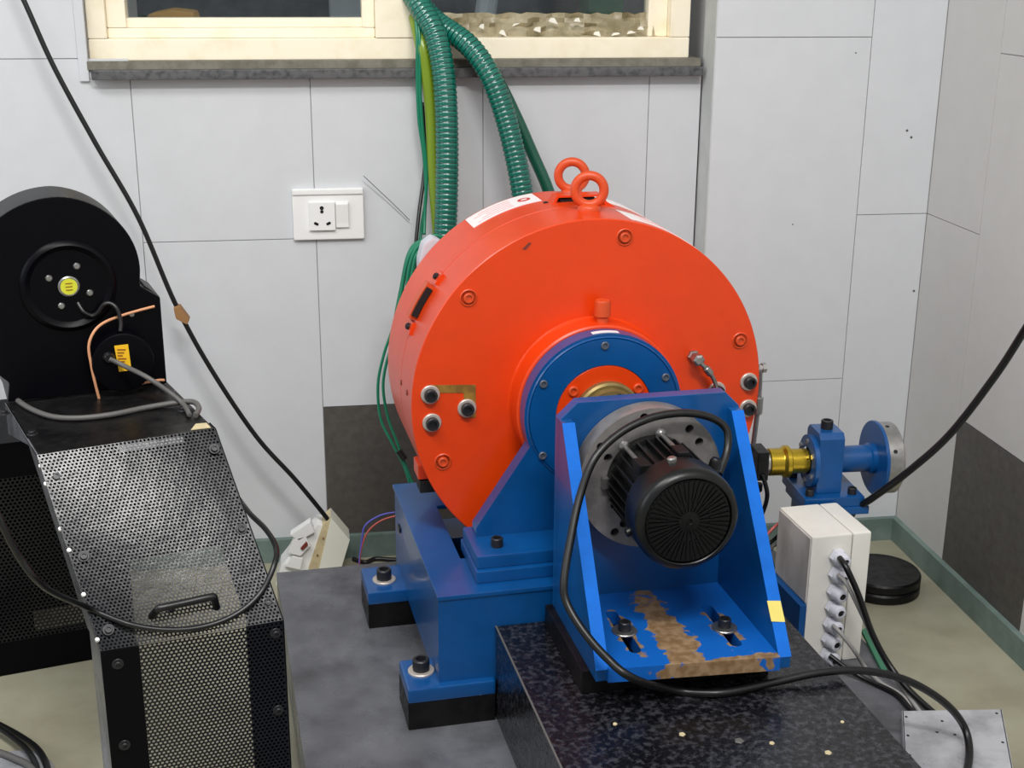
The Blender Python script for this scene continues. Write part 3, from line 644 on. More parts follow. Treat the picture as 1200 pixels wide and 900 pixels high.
bm = new(); lathe(bm, (.812, WS - .012, ZS - .030), (0, 0, -1), [(0, 0), (.007, 0), (.007, .012), (.004, .014), (0, .014)], 10); t.part('sensor_plug', bm, 'rubber', sb)

# --- junction box with cable glands
t = Thing('junction_box', 'off-white plastic junction box with a column of seven cable glands', 'junction box', (.872, 1.657, .10), MR)
bm = new(); box(bm, (.825, 1.601, .10), (.889, 1.715, .3085), .003); t.part('box_body', bm, 'box_plastic')
bm = new(); box(bm, (.890, 1.601, .10), (.9195, 1.715, .3085), .004); t.part('box_lid', bm, 'box_plastic')
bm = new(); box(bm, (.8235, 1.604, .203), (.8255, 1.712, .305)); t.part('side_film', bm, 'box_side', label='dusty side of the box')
bm = new(); box(bm, (.814, 1.600, .10), (.8245, 1.716, .2005), .001); t.part('mounting_plate', bm, 'blue', label='blue mounting plate on the side')
GL = [(0.8662, 1.6000, 0.2750), (0.8666, 1.6000, 0.2476), (0.8663, 1.6000, 0.2200), (0.8659, 1.6000, 0.1936), (0.8648, 1.6000, 0.1670), (0.8642, 1.6000, 0.1416), (0.8637, 1.6000, 0.1160)]
for k, p in enumerate(GL):
    bm = new(); lathe(bm, (p[0], 1.601, p[2]), (.1, -1, 0), [(.0128, 0), (.0128, .008), (.0112, .009)], 6); g = t.part('cable_gland', bm, 'gland', sharp=20)
    bm = new(); lathe(bm, (p[0] + .0008, 1.593, p[2]), (.1, -1, 0), [(.0108, 0), (.0112, .002), (.0104, .012), (.0086, .016), (.0052, .017), (.0046, .010), (0, .010)], 16); t.part('gland_nut', bm, 'gland', g)
    bm = new(); lathe(bm, (p[0] + .0024, 1.577, p[2]), (.1, -1, 0), [(.0044, -.001), (.0038, .0004), (0, .0004)], 12); t.part('gland_bore', bm, 'motor_dark', g)

# ================================================================== SMALL THINGS ON AND AROUND THE BED
for k, (z, lab) in enumerate(((0, 'lower of two stacked black round discs on floor by side wall'), (.019, 'upper scuffed black round disc of the stack on floor'))):
    bm = new(); lathe(bm, (1.008, 2.075, z), (0, 0, 1), [(0, 0), (.068, 0), (.0715, .003), (.0715, .015), (.069, .0185), (.064, .0185), (.062, .0175), (0, .0175)], 64)
    single('round_disc', bm, 'black_steel', lab, 'disc', (1.008, 2.075, z), 0, 'black discs on the floor')
t = Thing('metal_sheet', 'scratched grey metal sheet lying at the bed corner', 'metal sheet', (0.8292, 1.4359, 0.1010))
p = [(0.7760, 1.4916, 0.1200), (0.9146, 1.4761, 0.1200), (0.8553, 1.3347, 0.1200), (0.8083, 1.2444, 0.1200), (0.6790, 1.2631, 0.1200)]
bm = new(); prism(bm, p, (0, 0, -.003), .0008); t.part('sheet', bm, 'sheet')
for a_, b_ in ((p[4], p[0]), (p[1], p[2]), (p[2], p[3]), (p[3], p[4])):
    a_, b_ = Vector(a_), Vector(b_); d_ = (b_ - a_).normalized(); n_ = Vector((d_.y, -d_.x, 0))*.002; z_ = Vector((0, 0, -.0195)); bm = new(); prism(bm, [a_, b_, b_ + z_, a_ + z_], n_); t.part('folded_edge', bm, 'sheet')
for q in ((0.7753, 1.4765, 0.1200), (0.9022, 1.4670, 0.1200), (0.7578, 1.4329, 0.1200), (0.7403, 1.3895, 0.1200), (0.8750, 1.3998, 0.1200), (0.7999, 1.4350, 0.1200), (0.8208, 1.4259, 0.1200), (0.8190, 1.4595, 0.1200)):
    bm = new(); lathe(bm, Vector(q) - Vector((0, 0, .0008)), (0, 0, 1), [(.0022, 0), (.0020, .0012), (0, .0012)], 8); t.part('rivet_hole', bm, 'motor_dark')
bm = new(); prism(bm, [(0.8240, 1.7424, 0.1005), (0.8404, 1.7512, 0.1005), (0.8207, 1.6300, 0.1005), (0.8035, 1.6152, 0.1005)], (0, 0, .006), .001)
single('green_strap', bm, 'green_felt', 'short green strap lying beside the junction box', 'strap', (0.8204, 1.6820, 0.1000))

# white extension box leaning on the skirting behind the bed
t = Thing('extension_box', 'white extension socket box standing behind the bed against skirting', 'extension box', (-0.0171, 2.2500, 0.0149))
def xz(pts, y): return [Vector(p) for p in pts]
bm = new(); prism(bm, [(0.0150, 2.2400, 0.1288), (0.0475, 2.2400, 0.0826), (0.0318, 2.2400, 0.0320), (0.0240, 2.2400, -0.0144), (-0.0213, 2.2400, -0.0112), (-0.0086, 2.2400, 0.0365), (0.0114, 2.2400, 0.1155)], (0, .05, 0), .001); t.part('end_plate', bm, 'cream_plastic')
bm = new(); prism(bm, [(0.0142, 2.2420, 0.1263), (-0.0009, 2.2420, 0.1137), (-0.0289, 2.2420, 0.0334), (-0.0400, 2.2420, -0.0109), (-0.0198, 2.2420, -0.0124), (-0.0070, 2.2420, 0.0354)], (0, .05, 0), .001); t.part('side_strip', bm, 'beige')
bm = new(); prism(bm, [(-0.0009, 2.2450, 0.1124), (-0.0101, 2.2450, 0.1147), (-0.0537, 2.2450, 0.0680), (-0.0799, 2.2450, 0.0354), (-0.0928, 2.2450, -0.0087), (-0.0385, 2.2450, -0.0125), (-0.0273, 2.2450, 0.0319)], (0, .05, 0), .001); body = t.part('socket_face', bm, 'white_plastic')
for q in ([(-0.0598, 2.2350, 0.1019), (-0.0220, 2.2350, 0.1265), (-0.0153, 2.2350, 0.1042), (-0.0451, 2.2350, 0.0891)], [(-0.0660, 2.2350, 0.0666), (-0.0526, 2.2350, 0.0930), (-0.0324, 2.2350, 0.0985), (-0.0240, 2.2350, 0.0776), (-0.0433, 2.2350, 0.0583)], [(-0.0719, 2.2350, 0.0397), (-0.0571, 2.2350, 0.0592), (-0.0389, 2.2350, 0.0529), (-0.0445, 2.2350, 0.0309)]):
    bm = new(); prism(bm, q, (0, .02, 0), .0015); t.part('plug_top', bm, 'white_plastic')
bm = new(); prism(bm, [(-0.0426, 2.2310, 0.0755), (-0.0313, 2.2310, 0.0883), (-0.0285, 2.2310, 0.0814), (-0.0381, 2.2310, 0.0718)], (0, .006, 0), .0006); t.part('switch', bm, 'red_brown', body)
for (c0, c1) in (((-0.0004, 2.2400, 0.0891), (0.0029, 2.2400, 0.0923)), ((-0.0125, 2.2400, 0.0557), (-0.0092, 2.2400, 0.0589))):
    bm = new(); cyl(bm, c0, Vector(c0) + Vector((0, .003, 0)), .002, 8); t.part('screw', bm, 'worn', body)
bm = new(); lathe(bm, (-0.1013, 2.3831, 0.0000), (0, 0, 1), [(0, 0), (.022, 0), (.022, .030), (.019, .033), (.017, .030), (.017, .004), (0, .004)], 32)
single('steel_ring', bm, 'sheet', 'small grey metal ring on floor behind the mesh guard', 'ring', (-0.1013, 2.3831, 0.0000))

def cable(name, pts, r, m, label, cat='cable', rot=0, group=None, seg=10):
    bm = new(); tube(bm, pts, r, seg, 10); base = Vector(pts[-1])
    return single(name, bm, m, label, cat, base, rot, group, sharp=180)
# thick motor lead
cable('motor_cable', [(0.6067, 1.4400, 0.4880), (0.6248, 1.4600, 0.5110), (0.6270, 1.4720, 0.5353), (0.6067, 1.4780, 0.5508), (0.5698, 1.4780, 0.5592), (0.5257, 1.4740, 0.5570), (0.4836, 1.4660, 0.5428), (0.4481, 1.4520, 0.5182), (0.4257, 1.4350, 0.4786), (0.4077, 1.4100, 0.4347), (0.3931, 1.3850, 0.3913), (0.3931, 1.3720, 0.3683), (0.4071, 1.3450, 0.3421), (0.4298, 1.3200, 0.3167), (0.4562, 1.3020, 0.2975), (0.5250, 1.3456, 0.2470), (0.5791, 1.3274, 0.2470), (0.6503, 1.3360, 0.2470), (0.7162, 1.3378, 0.2520), (0.7760, 1.3393, 0.2460), (0.8373, 1.3387, 0.2250), (0.8903, 1.3333, 0.1900), (0.9245, 1.3330, 0.1500), (0.9188, 1.3053, 0.1300), (0.8844, 1.2579, 0.1260), (0.8396, 1.2087, 0.1260)], .0051, 'rubber', 'thick black motor lead looping from the motor over the plinth', rot=MR)
cable('box_cable', [(0.8586, 1.5780, 0.2833), (0.8587, 1.5560, 0.2775), (0.8752, 1.5450, 0.2394), (0.8970, 1.5350, 0.1808), (0.9174, 1.5200, 0.1396), (0.9299, 1.4848, 0.1180), (0.9410, 1.4414, 0.1080), (0.9468, 1.4019, 0.1070)], .0045, 'rubber', 'black cable from topmost gland of the junction box', rot=MR)
cable('box_cable', [(0.8583, 1.5780, 0.2563), (0.8632, 1.5600, 0.2509), (0.8844, 1.5520, 0.2090), (0.9071, 1.5400, 0.1603), (0.9276, 1.5200, 0.1188), (0.9330, 1.4881, 0.1060), (0.9280, 1.4411, 0.1045), (0.9240, 1.4067, 0.1045)], .0031, 'grey_cable', 'grey cable from second gland of the junction box', rot=MR)
cable('box_cable', [(0.8574, 1.5780, 0.1752), (0.8620, 1.5620, 0.1706), (0.8825, 1.5550, 0.1440), (0.9062, 1.5602, 0.1100), (0.9123, 1.5240, 0.1045), (0.9250, 1.4830, 0.1045), (0.9144, 1.4308, 0.1045)], .0031, 'grey_cable', 'grey cable from fifth gland of the junction box', rot=MR)
cable('box_cable', [(0.8562, 1.5780, 0.1262), (0.8636, 1.5700, 0.1212), (0.8736, 1.5562, 0.1150), (0.8941, 1.5361, 0.1055), (0.9168, 1.4926, 0.1055), (0.9176, 1.4508, 0.1055), (0.9161, 1.4156, 0.1055)], .0038, 'rubber', 'black cable from lowest gland of the junction box', rot=MR)
cable('wall_cable', [(1.1364, 1.3600, 1.1710), (1.1248, 1.3800, 1.0213), (1.1109, 1.4300, 0.8491), (1.0915, 1.5000, 0.6976), (1.0915, 1.5500, 0.6159), (1.0743, 1.5800, 0.5411), (1.0388, 1.6200, 0.4422), (0.9975, 1.6600, 0.3685), (0.9705, 1.7000, 0.3158), (0.9603, 1.7350, 0.2792), (0.9572, 1.7600, 0.2097), (0.9785, 1.8149, 0.1050)], .0056, 'rubber', 'thick black cable rising across the right wall', rot=MR)
cable('sensor_cable', [(0.8115, 1.7560, 0.3469), (0.8165, 1.7520, 0.3311), (0.8207, 1.7520, 0.3108), (0.8168, 1.7550, 0.2841), (0.8065, 1.7600, 0.2569)], .0035, 'rubber', 'thin black cable hanging below the dark sensor head', rot=MR)
for k, (m, r, lab, pts) in enumerate((('wire_red', .0022, 'pale red wire between gusset and junction box', [(0.8385, 1.7350, 0.2748), (0.8228, 1.7300, 0.2656), (0.8110, 1.7300, 0.2524), (0.7977, 1.7300, 0.2393)]),
    ('rubber', .003, 'upper black wire between gusset and junction box', [(0.8440, 1.7350, 0.2585), (0.8290, 1.7400, 0.2403), (0.8167, 1.7400, 0.2329), (0.7995, 1.7400, 0.2346)]),
    ('dim_cable', .0028, 'grey wire between gusset and junction box', [(0.8452, 1.7350, 0.2410), (0.8286, 1.7350, 0.2339), (0.8198, 1.7350, 0.2174), (0.7999, 1.7350, 0.1961)]),
    ('rubber', .0026, 'lower black wire between gusset and junction box', [(0.8043, 1.7500, 0.2267), (0.8282, 1.7500, 0.2125), (0.8383, 1.7500, 0.1908), (0.8426, 1.7500, 0.1517)]))):
    cable('signal_wire', pts, r, m, lab, 'wire', MR)
for m, lab, dx in (('wire_blue', 'thin blue wire looping behind the left frame rail', 0), ('wire_red', 'thin red wire looping behind the left frame rail', 4)):
    cable('signal_wire', [(0.1307, 2.1500, 0.1724) if not dx else (0.1305, 2.1500, 0.1658), (0.1006, 2.1500, 0.1677) if not dx else (0.1019, 2.1500, 0.1578), (0.0733, 2.1500, 0.1498) if not dx else (0.0790, 2.1500, 0.1396), (0.0664, 2.1500, 0.1207) if not dx else (0.0662, 2.1500, 0.1108), (0.0607, 2.1500, 0.0780), (0.0603, 2.1500, 0.0647)], .0016, m, lab, 'wire')
cable('floor_cable', [(0.0546, 2.3257, 0.0040), (0.0765, 2.3075, 0.0040), (0.0966, 2.3198, 0.0040), (0.1319, 2.3110, 0.0040), (0.1933, 2.3024, 0.0040)], .0045, 'rubber', 'black cable on the floor behind the bed edge')
cable('supply_cable', [(-0.4965, 2.3000, 1.1985), (-0.4678, 2.3000, 1.1103), (-0.4358, 2.2900, 1.0263), (-0.3999, 2.2850, 0.9267), (-0.3456, 2.2800, 0.8057), (-0.2864, 2.2750, 0.6814), (-0.2362, 2.2700, 0.5329), (-0.1833, 2.2680, 0.4130), (-0.1119, 2.2620, 0.2859), (-0.0463, 2.2550, 0.2015), (0.0117, 2.2500, 0.1179), (0.0203, 2.2500, 0.0987)], .0042, 'rubber', 'long black cable slanting down the tiled wall to the extension box')
bm = new(); q = [(-0.2384, 2.2570, 0.5273), (-0.2282, 2.2570, 0.5300), (-0.2127, 2.2570, 0.5052), (-0.2176, 2.2570, 0.4963), (-0.2355, 2.2570, 0.5075)]; prism(bm, q, (0, .022, 0), .002)
single('cable_tape', bm, 'tape_brown', 'brown tape wrapped around the slanting supply cable', 'tape', (-0.2280, 2.2700, 0.5069))

# ------------------------------------------------------------------ hoses from the window
def ribbed(name, pts, r, label, pitch=.0086):
    P = resample(pts, pitch/4); bm = new()
    prof = (1.0, 1.05, 1.0, .955)
    tube(bm, P, r, 16, 1, radf=lambda i: prof[i % 4], matf=lambda i: 1 if i % 4 == 3 else 0)
    return single(name, bm, ['hose', 'hose_dark'], label, 'hose', Vector(pts[-1]), 0, 'green hoses from the window', sharp=180)
ribbed('ribbed_hose', [(0.1896, 2.3600, 1.0399), (0.1989, 2.3350, 1.0211), (0.2202, 2.3050, 0.9805), (0.2321, 2.2850, 0.9228), (0.2357, 2.2700, 0.8533), (0.2353, 2.2600, 0.7681), (0.2320, 2.2500, 0.6891), (0.2272, 2.2400, 0.6091), (0.2238, 2.2300, 0.5203), (0.2256, 2.2000, 0.4046)], .0195, 'green ribbed hose hanging straight down from the window beside lime tube')
ribbed('ribbed_hose', [(0.1939, 2.3600, 1.0315), (0.2287, 2.3450, 0.9954), (0.2762, 2.3000, 0.9610), (0.3094, 2.2750, 0.9147), (0.3330, 2.2650, 0.8528), (0.3496, 2.2550, 0.7888), (0.3618, 2.2450, 0.7242), (0.3713, 2.2350, 0.6515), (0.3789, 2.2200, 0.5484)], .0185, 'green ribbed hose curving over to the drum top')
cable('smooth_hose', [(0.2419, 2.3600, 0.9861), (0.2916, 2.3300, 0.9505), (0.3268, 2.3050, 0.9035), (0.3584, 2.2950, 0.8420), (0.3882, 2.2900, 0.7760), (0.4146, 2.2800, 0.7144), (0.4417, 2.2700, 0.6275), (0.4518, 2.2500, 0.5388)], .0105, 'hose_smooth', 'smooth dark green hose behind the curving ribbed hose', 'hose', 0, 'green hoses from the window', 14)
bm = new(); tube(bm, [(0.1930, 2.3550, 1.0034), (0.1994, 2.3180, 0.9630), (0.2084, 2.3120, 0.9137), (0.2149, 2.3120, 0.8489), (0.2178, 2.3080, 0.7614), (0.2220, 2.3000, 0.6726), (0.2262, 2.2900, 0.5982), (0.2288, 2.2800, 0.5072)], .0125, 14, 8)
single('lime_tube', bm, 'hose_lime', 'flat lime green tube left of the straight ribbed hose', 'tube', (0.2288, 2.2800, 0.5072), sharp=180)
WG = 'green wires at the drum'
gw = [
 [(0.1897, 2.3300, 1.0157), (0.1916, 2.3100, 0.9705), (0.1906, 2.3100, 0.9069), (0.1923, 2.3100, 0.8349), (0.2002, 2.3100, 0.7688), (0.2023, 2.3100, 0.7015), (0.1931, 2.3000, 0.6505), (0.1888, 2.2900, 0.6222)],
 [(0.1925, 2.3300, 1.0129), (0.1957, 2.3080, 0.9636), (0.1946, 2.3080, 0.8928), (0.1979, 2.3080, 0.8205), (0.2042, 2.3080, 0.7467), (0.2000, 2.3050, 0.6798), (0.1965, 2.2900, 0.6372)],
 [(0.2256, 2.1000, 0.6509), (0.2008, 2.1000, 0.6684), (0.1800, 2.1000, 0.6633), (0.1619, 2.1000, 0.6512), (0.1504, 2.1000, 0.6247), (0.1412, 2.1000, 0.5781), (0.1260, 2.1000, 0.5209), (0.1110, 2.1000, 0.4777), (0.0999, 2.1000, 0.4263), (0.1026, 2.1000, 0.3661), (0.1210, 2.0900, 0.3231), (0.1382, 2.0800, 0.2877), (0.1470, 2.0700, 0.2587)],
 [(0.2217, 2.0900, 0.6461), (0.1998, 2.0900, 0.6621), (0.1832, 2.0900, 0.6597), (0.1651, 2.0900, 0.6462), (0.1549, 2.0900, 0.6128), (0.1456, 2.0900, 0.5590), (0.1293, 2.0900, 0.5091), (0.1143, 2.0900, 0.4658), (0.1077, 2.0900, 0.4218), (0.1149, 2.0900, 0.3690), (0.1290, 2.0800, 0.3264), (0.1431, 2.0700, 0.2836), (0.1547, 2.0600, 0.2531)],
 [(0.2179, 2.0800, 0.6442), (0.1960, 2.0800, 0.6559), (0.1795, 2.0800, 0.6550), (0.1656, 2.0800, 0.6386), (0.1594, 2.0800, 0.5966), (0.1531, 2.0800, 0.5542), (0.1439, 2.0800, 0.5113), (0.1475, 2.1000, 0.4689)],
 [(0.2268, 2.1100, 0.6544), (0.2019, 2.1100, 0.6719), (0.1782, 2.1100, 0.6641), (0.1570, 2.1100, 0.6421), (0.1464, 2.1100, 0.5970), (0.1385, 2.1100, 0.5468), (0.1346, 2.1100, 0.4959), (0.1400, 2.1200, 0.4482)],
 [(0.2186, 2.0600, 0.6540), (0.1887, 2.0600, 0.6631), (0.1669, 2.0600, 0.6554), (0.1583, 2.0600, 0.6280), (0.1521, 2.0600, 0.5877), (0.1500, 2.0600, 0.5453), (0.1424, 2.0600, 0.5099)],
 [(0.2306, 2.1200, 0.6493), (0.1999, 2.1200, 0.6587), (0.1720, 2.1200, 0.6594), (0.1549, 2.1200, 0.6372), (0.1427, 2.1200, 0.5832), (0.1318, 2.1200, 0.5299), (0.1294, 2.1200, 0.4859), (0.1369, 2.1200, 0.4334)],
 [(0.2197, 2.0700, 0.6546), (0.1925, 2.0700, 0.6720), (0.1706, 2.0700, 0.6656), (0.1566, 2.0700, 0.6411), (0.1490, 2.0700, 0.5994), (0.1467, 2.0700, 0.5499), (0.1374, 2.0700, 0.5000)]]
gl = ['outer green wire dropping from window gap beside the lime tube', 'inner green wire dropping from window gap beside the lime tube', 'green wire hanging lowest in a loop left of the drum', 'green wire looping just inside the lowest one', 'green wire nearest the drum in the bundle', 'green wire bulging leftmost of the bundle near its top', 'green wire second from the drum in the bundle', 'hindmost green wire of the bundle by the wall', 'green wire at the front of the bundle']
for pts, lab in zip(gw, gl): cable('green_wire', pts, .0024 if len(pts) > 8 else .0030, 'wire_green', lab, 'wire', 0, WG, 8)
cable('black_wire', [(0.2026, 2.3380, 0.8609), (0.2038, 2.3350, 0.7576), (0.1889, 2.3000, 0.6734), (0.1804, 2.2800, 0.6169), (0.1770, 2.2700, 0.5580), (0.1805, 2.2500, 0.5011)], .0034, 'rubber', 'thin black wire among green wires left of the hose', 'wire')
cable('stray_wire', [(0.0954, 2.3350, 0.7355), (0.1232, 2.3380, 0.7074), (0.1484, 2.3400, 0.6822), (0.1754, 2.3420, 0.6536)], .0007, 'dim_cable', 'thin stray grey wire on the wall right of the socket', 'wire')
cable('wire_tie', [(0.1298, 2.0750, 0.3161), (0.1406, 2.0700, 0.3021)], .006, 'rubber', 'black tie around the green wires by the charcoal tile', 'cable tie')

# ================================================================== MESH GUARD WITH BLOWER
UL, UR = Vector((-.304, 1.404, .585)), Vector((-.119, 1.466, .585))
FL, FR = Vector((-.239, 1.297, .400)), Vector((-.049, 1.340, .400))
BR, BL = Vector((-.190, 1.655, .585)), Vector((-.375, 1.593, .585))
ex = (FR - FL).normalized(); nrm_f = Vector((ex.y, -ex.x, 0)); 
su = ((UR - UL) + (FR - FL)).normalized(); sd = ((FL - UL) + (FR - UR)).normalized(); nrm_s = -su.cross(sd).normalized()
if nrm_s.z < 0: nrm_s = -nrm_s
def perforated(P00, P10, P11, P01, pitch=.0052, r=.0018, thick=.0009):
    """sheet with real staggered holes between four corners"""
    W = ((P10 - P00).length + (P11 - P01).length)/2; H = ((P01 - P00).length + (P11 - P10).length)/2
    nx = int(W/pitch); ny = int(H/(pitch*.866)); bm = new()
    def at(u, v): return P00*(1-u)*(1-v) + P10*u*(1-v) + P11*u*v + P01*(1-u)*v
    for j in range(ny):
        off = .5 if j % 2 else 0
        v0, v1 = j/ny, (j+1)/ny; vm = (v0 + v1)/2
        for i in range(-1 if off else 0, nx):
            u0, u1 = (i + off)/nx, (i + 1 + off)/nx
            if u0 < -1e-6 or u1 > 1 + 1e-6:
                u0, u1 = max(0, u0), min(1, u1); um = (u0 + u1)/2
                q = [bm.verts.new(at(*p)) for p in ((u0, v0), (u1, v0), (u1, v1), (u0, v1))]; bm.faces.new(q); continue
            um = (u0 + u1)/2
            o = [at(*p) for p in ((u1, vm), (u1, v1), (um, v1), (u0, v1), (u0, vm), (u0, v0), (um, v0), (u1, v0))]
            h = [at(um + r/W*cos(pi*k/4), vm + r/H*sin(pi*k/4)) for k in range(8)]
            ov = [bm.verts.new(p) for p in o]; hv = [bm.verts.new(p) for p in h]
            for k in range(8): bm.faces.new((ov[k], ov[(k+1) % 8], hv[(k+1) % 8], hv[k]))
    bmesh.ops.remove_doubles(bm, verts=bm.verts, dist=2e-5)
    bmesh.ops.recalc_face_normals(bm, faces=bm.faces[:])
    bmesh.ops.solidify(bm, geom=bm.faces[:], thickness=thick)
    return bm
t = Thing('mesh_guard', 'black perforated sheet metal guard with sloping front and handle', 'machine guard', (-.16, 1.40, 0))
bm = perforated(UL + nrm_s*.001, UR + nrm_s*.001, FR + nrm_s*.001, FL + nrm_s*.001, .0043, .00145); sp = t.part('sloping_panel', bm, 'mesh_paint', label='perforated sloping panel')
FL0, FR0 = Vector((FL.x, FL.y, .02)), Vector((FR.x, FR.y, .02))
bm = perforated(FL + nrm_f*.001, FR + nrm_f*.001, FR0 + nrm_f*.001, FL0 + nrm_f*.001, .0048, .00165); fpn = t.part('front_panel', bm, 'mesh_paint', label='perforated upright front panel')
bm = new(); prism(bm, [UL, UR, BR, BL], (0, 0, -.003), .0008); tp = t.part('top_plate', bm, 'black_steel')
bm = new(); prism(bm, [UR + Vector((-.026, -.004, .0004)), UR + Vector((-.004, .001, .0004)), UR + Vector((-.010, .018, .0004)), UR + Vector((-.022, .016, .0004))], (0, 0, .0008)); t.part('chipped_paint', bm, 'beige', tp, 'bare chipped corner')
sdirL = (BL - UL).normalized(); sdirR = (BR - UR).normalized()
def strip(name, a, b, wdir, wid, th, m='black_paint', parent=None):
    bm = new(); wdir = wdir.normalized(); d = (b - a).normalized(); n = d.cross(wdir).normalized()
    prism(bm, [a, b, b + wdir*wid, a + wdir*wid], n*th, .0005); return t.part(name, bm, m, parent)
# flanges of the frame behind the sheets
strip('frame_flange', UL - nrm_s*.007, FL - nrm_s*.007, su, .024, .0025); strip('frame_flange', UR - nrm_s*.007, FR - nrm_s*.007, -su, .036, .0025)
strip('frame_flange', FL - nrm_f*.001, FL0 - nrm_f*.001, ex, .040, .003); strip('frame_flange', FR - nrm_f*.001, FR0 - nrm_f*.001, -ex, .040, .003)
strip('frame_flange', FL0 - nrm_f*.001, FR0 - nrm_f*.001, Vector((0, 0, 1)), .03, .003)
# side walls: edge strips seen from the left, closed right side, back posts
bm = new(); dk = (UL + UR)/2; q0, q1 = UL.lerp(UR, .12), UL.lerp(UR, .84); d0 = q0.lerp(FL.lerp(FR, .12), .55); d1 = q1.lerp(FL.lerp(FR, .84), .55)
prism(bm, [p_ - nrm_s*.022 - Vector((0, 0, .004)) for p_ in (q0, q1, d1, d0)], -nrm_s*.002); t.part('guard_shade_sheet', bm, 'black_paint', label='added dark sheet giving shade behind the sloping panel')  # added dark sheet, keeps the guard's inside dark behind the holes
strip('side_strip', UL, FL, sdirL, .060, .002, 'bed'); strip('side_strip', FL, FL0, sdirL, .050, .002, 'bed')
bm = new(); e_ = Vector((-.004, -.001, 0)); prism(bm, [UL, UL + sdirL*.03, BL + Vector((0, 0, -.04)), BL], Vector((.002, .0005, 0))); t.part('side_strip', bm, 'bed')
BL0, BR0 = Vector((BL.x, BL.y, 0)), Vector((BR.x, BR.y, 0))
strip('side_strip', UR, FR, sdirR, .022, .002); strip('side_strip', FR, FR0, sdirR, .022, .002)
for c in (BL.lerp(BR, .60),):
    bm = new(); box(bm, (c.x - .012, c.y - .024, 0), (c.x + .012, c.y, c.z - .003), .001); t.part('rear_post', bm, 'black_paint')
for c in (FL, FR):
    bm = new(); s_ = 1 if c is FL else -1; cc = c + ex*.012*s_ - nrm_f*.016; box(bm, (cc.x - .010, cc.y - .010, 0), (cc.x + .010, cc.y + .010, .39), .001); t.part('front_post', bm, 'black_paint')
BM5 = BOLT['m5']
def guard_bolt(p, n, parent):
    q = Vector(n).to_track_quat('Z', 'Y').to_euler(); t.put('washer', WASH['m5'], p, q, parent); t.put('bolt', BM5, Vector(p) + Vector(n)*.001, q, parent)
for p in ((-0.2843, 1.3954, 0.5623), (-0.2555, 1.3489, 0.4876), (-0.2300, 1.3066, 0.4202), (-0.1190, 1.4456, 0.5676), (-0.0909, 1.3956, 0.4886), (-0.0642, 1.3512, 0.4176), (-0.1670, 1.3309, 0.4293)): guard_bolt(p, nrm_s, sp)
for p in ((-0.2224, 1.2987, 0.3832), (-0.2234, 1.2985, 0.2838), (-0.0570, 1.3361, 0.3870), (-0.0588, 1.3357, 0.2900)): guard_bolt(p, nrm_f, fpn)
for p in ((-0.3213, 1.4739, 0.5850), (-0.3674, 1.5513, 0.5850), (-0.1602, 1.5357, 0.5850)): guard_bolt(p, (0, 0, 1), tp)
for p in ((-0.3002, 1.4008, 0.5739), (-0.2946, 1.3900, 0.5571), (-0.2792, 1.3633, 0.5146), (-0.2703, 1.3511, 0.4946), (-0.2551, 1.3254, 0.4537), (-0.2410, 1.2994, 0.4128)):
    bm = new(); lathe(bm, p, nrm_s, [(.0030, 0), (.0024, .0012), (0, .0016)], 10); t.part('edge_rivet', bm, 'steel', sp)
h0, h1, h2, h3 = (-0.1864, 1.3232, 0.4244), (-0.1769, 1.3103, 0.4396), (-0.1208, 1.3272, 0.4412), (-0.1191, 1.3398, 0.4212)
bm = new(); tube(bm, [h0, Vector(h0).lerp(Vector(h1), .8), Vector(h1).lerp(Vector(h2), .04), Vector(h1).lerp(Vector(h2), .5), Vector(h1).lerp(Vector(h2), .96), Vector(h3).lerp(Vector(h2), .8), h3], .0042, 12, 6); t.part('handle', bm, 'rubber', label='black bow handle')

# blower standing on the guard's top plate
A15 = radians(15.5); bd_ = Vector((cos(A15), sin(A15), 0)); bk = Vector((-sin(A15), cos(A15), 0)); B0 = Vector((-.1873, 1.636, .5855))
t = Thing('centrifugal_blower', 'black centrifugal blower with round scroll housing on the guard', 'blower', B0 + bd_*-.09)
def bp(s, z, y=0.0): return B0 + bd_*s + Vector((0, 0, z - .5855)) + bk*y
SC = (-.1065, .7245)
def rad(th):   # scroll radius by angle (degrees, counter-clockwise from the right)
    pts = [(-40, .083), (0, .084), (60, .100), (90, .1075), (135, .112), (180, .122), (225, .134), (240, .139)]
    for (a, r0), (b, r1) in zip(pts, pts[1:]):
        if a <= th <= b: return r0 + (r1 - r0)*(th - a)/(b - a)
out = [(SC[0] + rad(a)*cos(radians(a)), SC[1] + rad(a)*sin(radians(a))) for a in range(-5, 236, 4)]
out = [(.0, .5875), (.0, .700), (-.022, .7155)] + [p for p in out if p[1] > .5875] + [(-.190, .5875)]
TH = .085
bm = new(); prism(bm, [bp(s, z) for s, z in out], bk*TH, .0025); t.part('scroll_housing', bm, 'blower_black', sharp=25)
bm = new(); lathe(bm, bp(*SC), -bk, [(.056, -.001), (.056, .001), (.0535, .0045), (.050, .0060), (.047, .0045), (.044, .002), (0, .002)], 56); t.part('bearing_boss', bm, 'blower_black')
bm = new(); lathe(bm, bp(*SC, -.001), -bk, [(.0125, 0), (.0125, .003), (.011, .0042), (.0105, .0034), (0, .0034)], 28); cpn = t.part('centre_cap', bm, 'steel')
bm = new(); lathe(bm, bp(*SC, -.0042), -bk, [(.0098, 0), (.0098, .0006), (0, .0006)], 24); t.part('cap_sticker', bm, 'yellow_green', cpn, 'yellow round sticker')
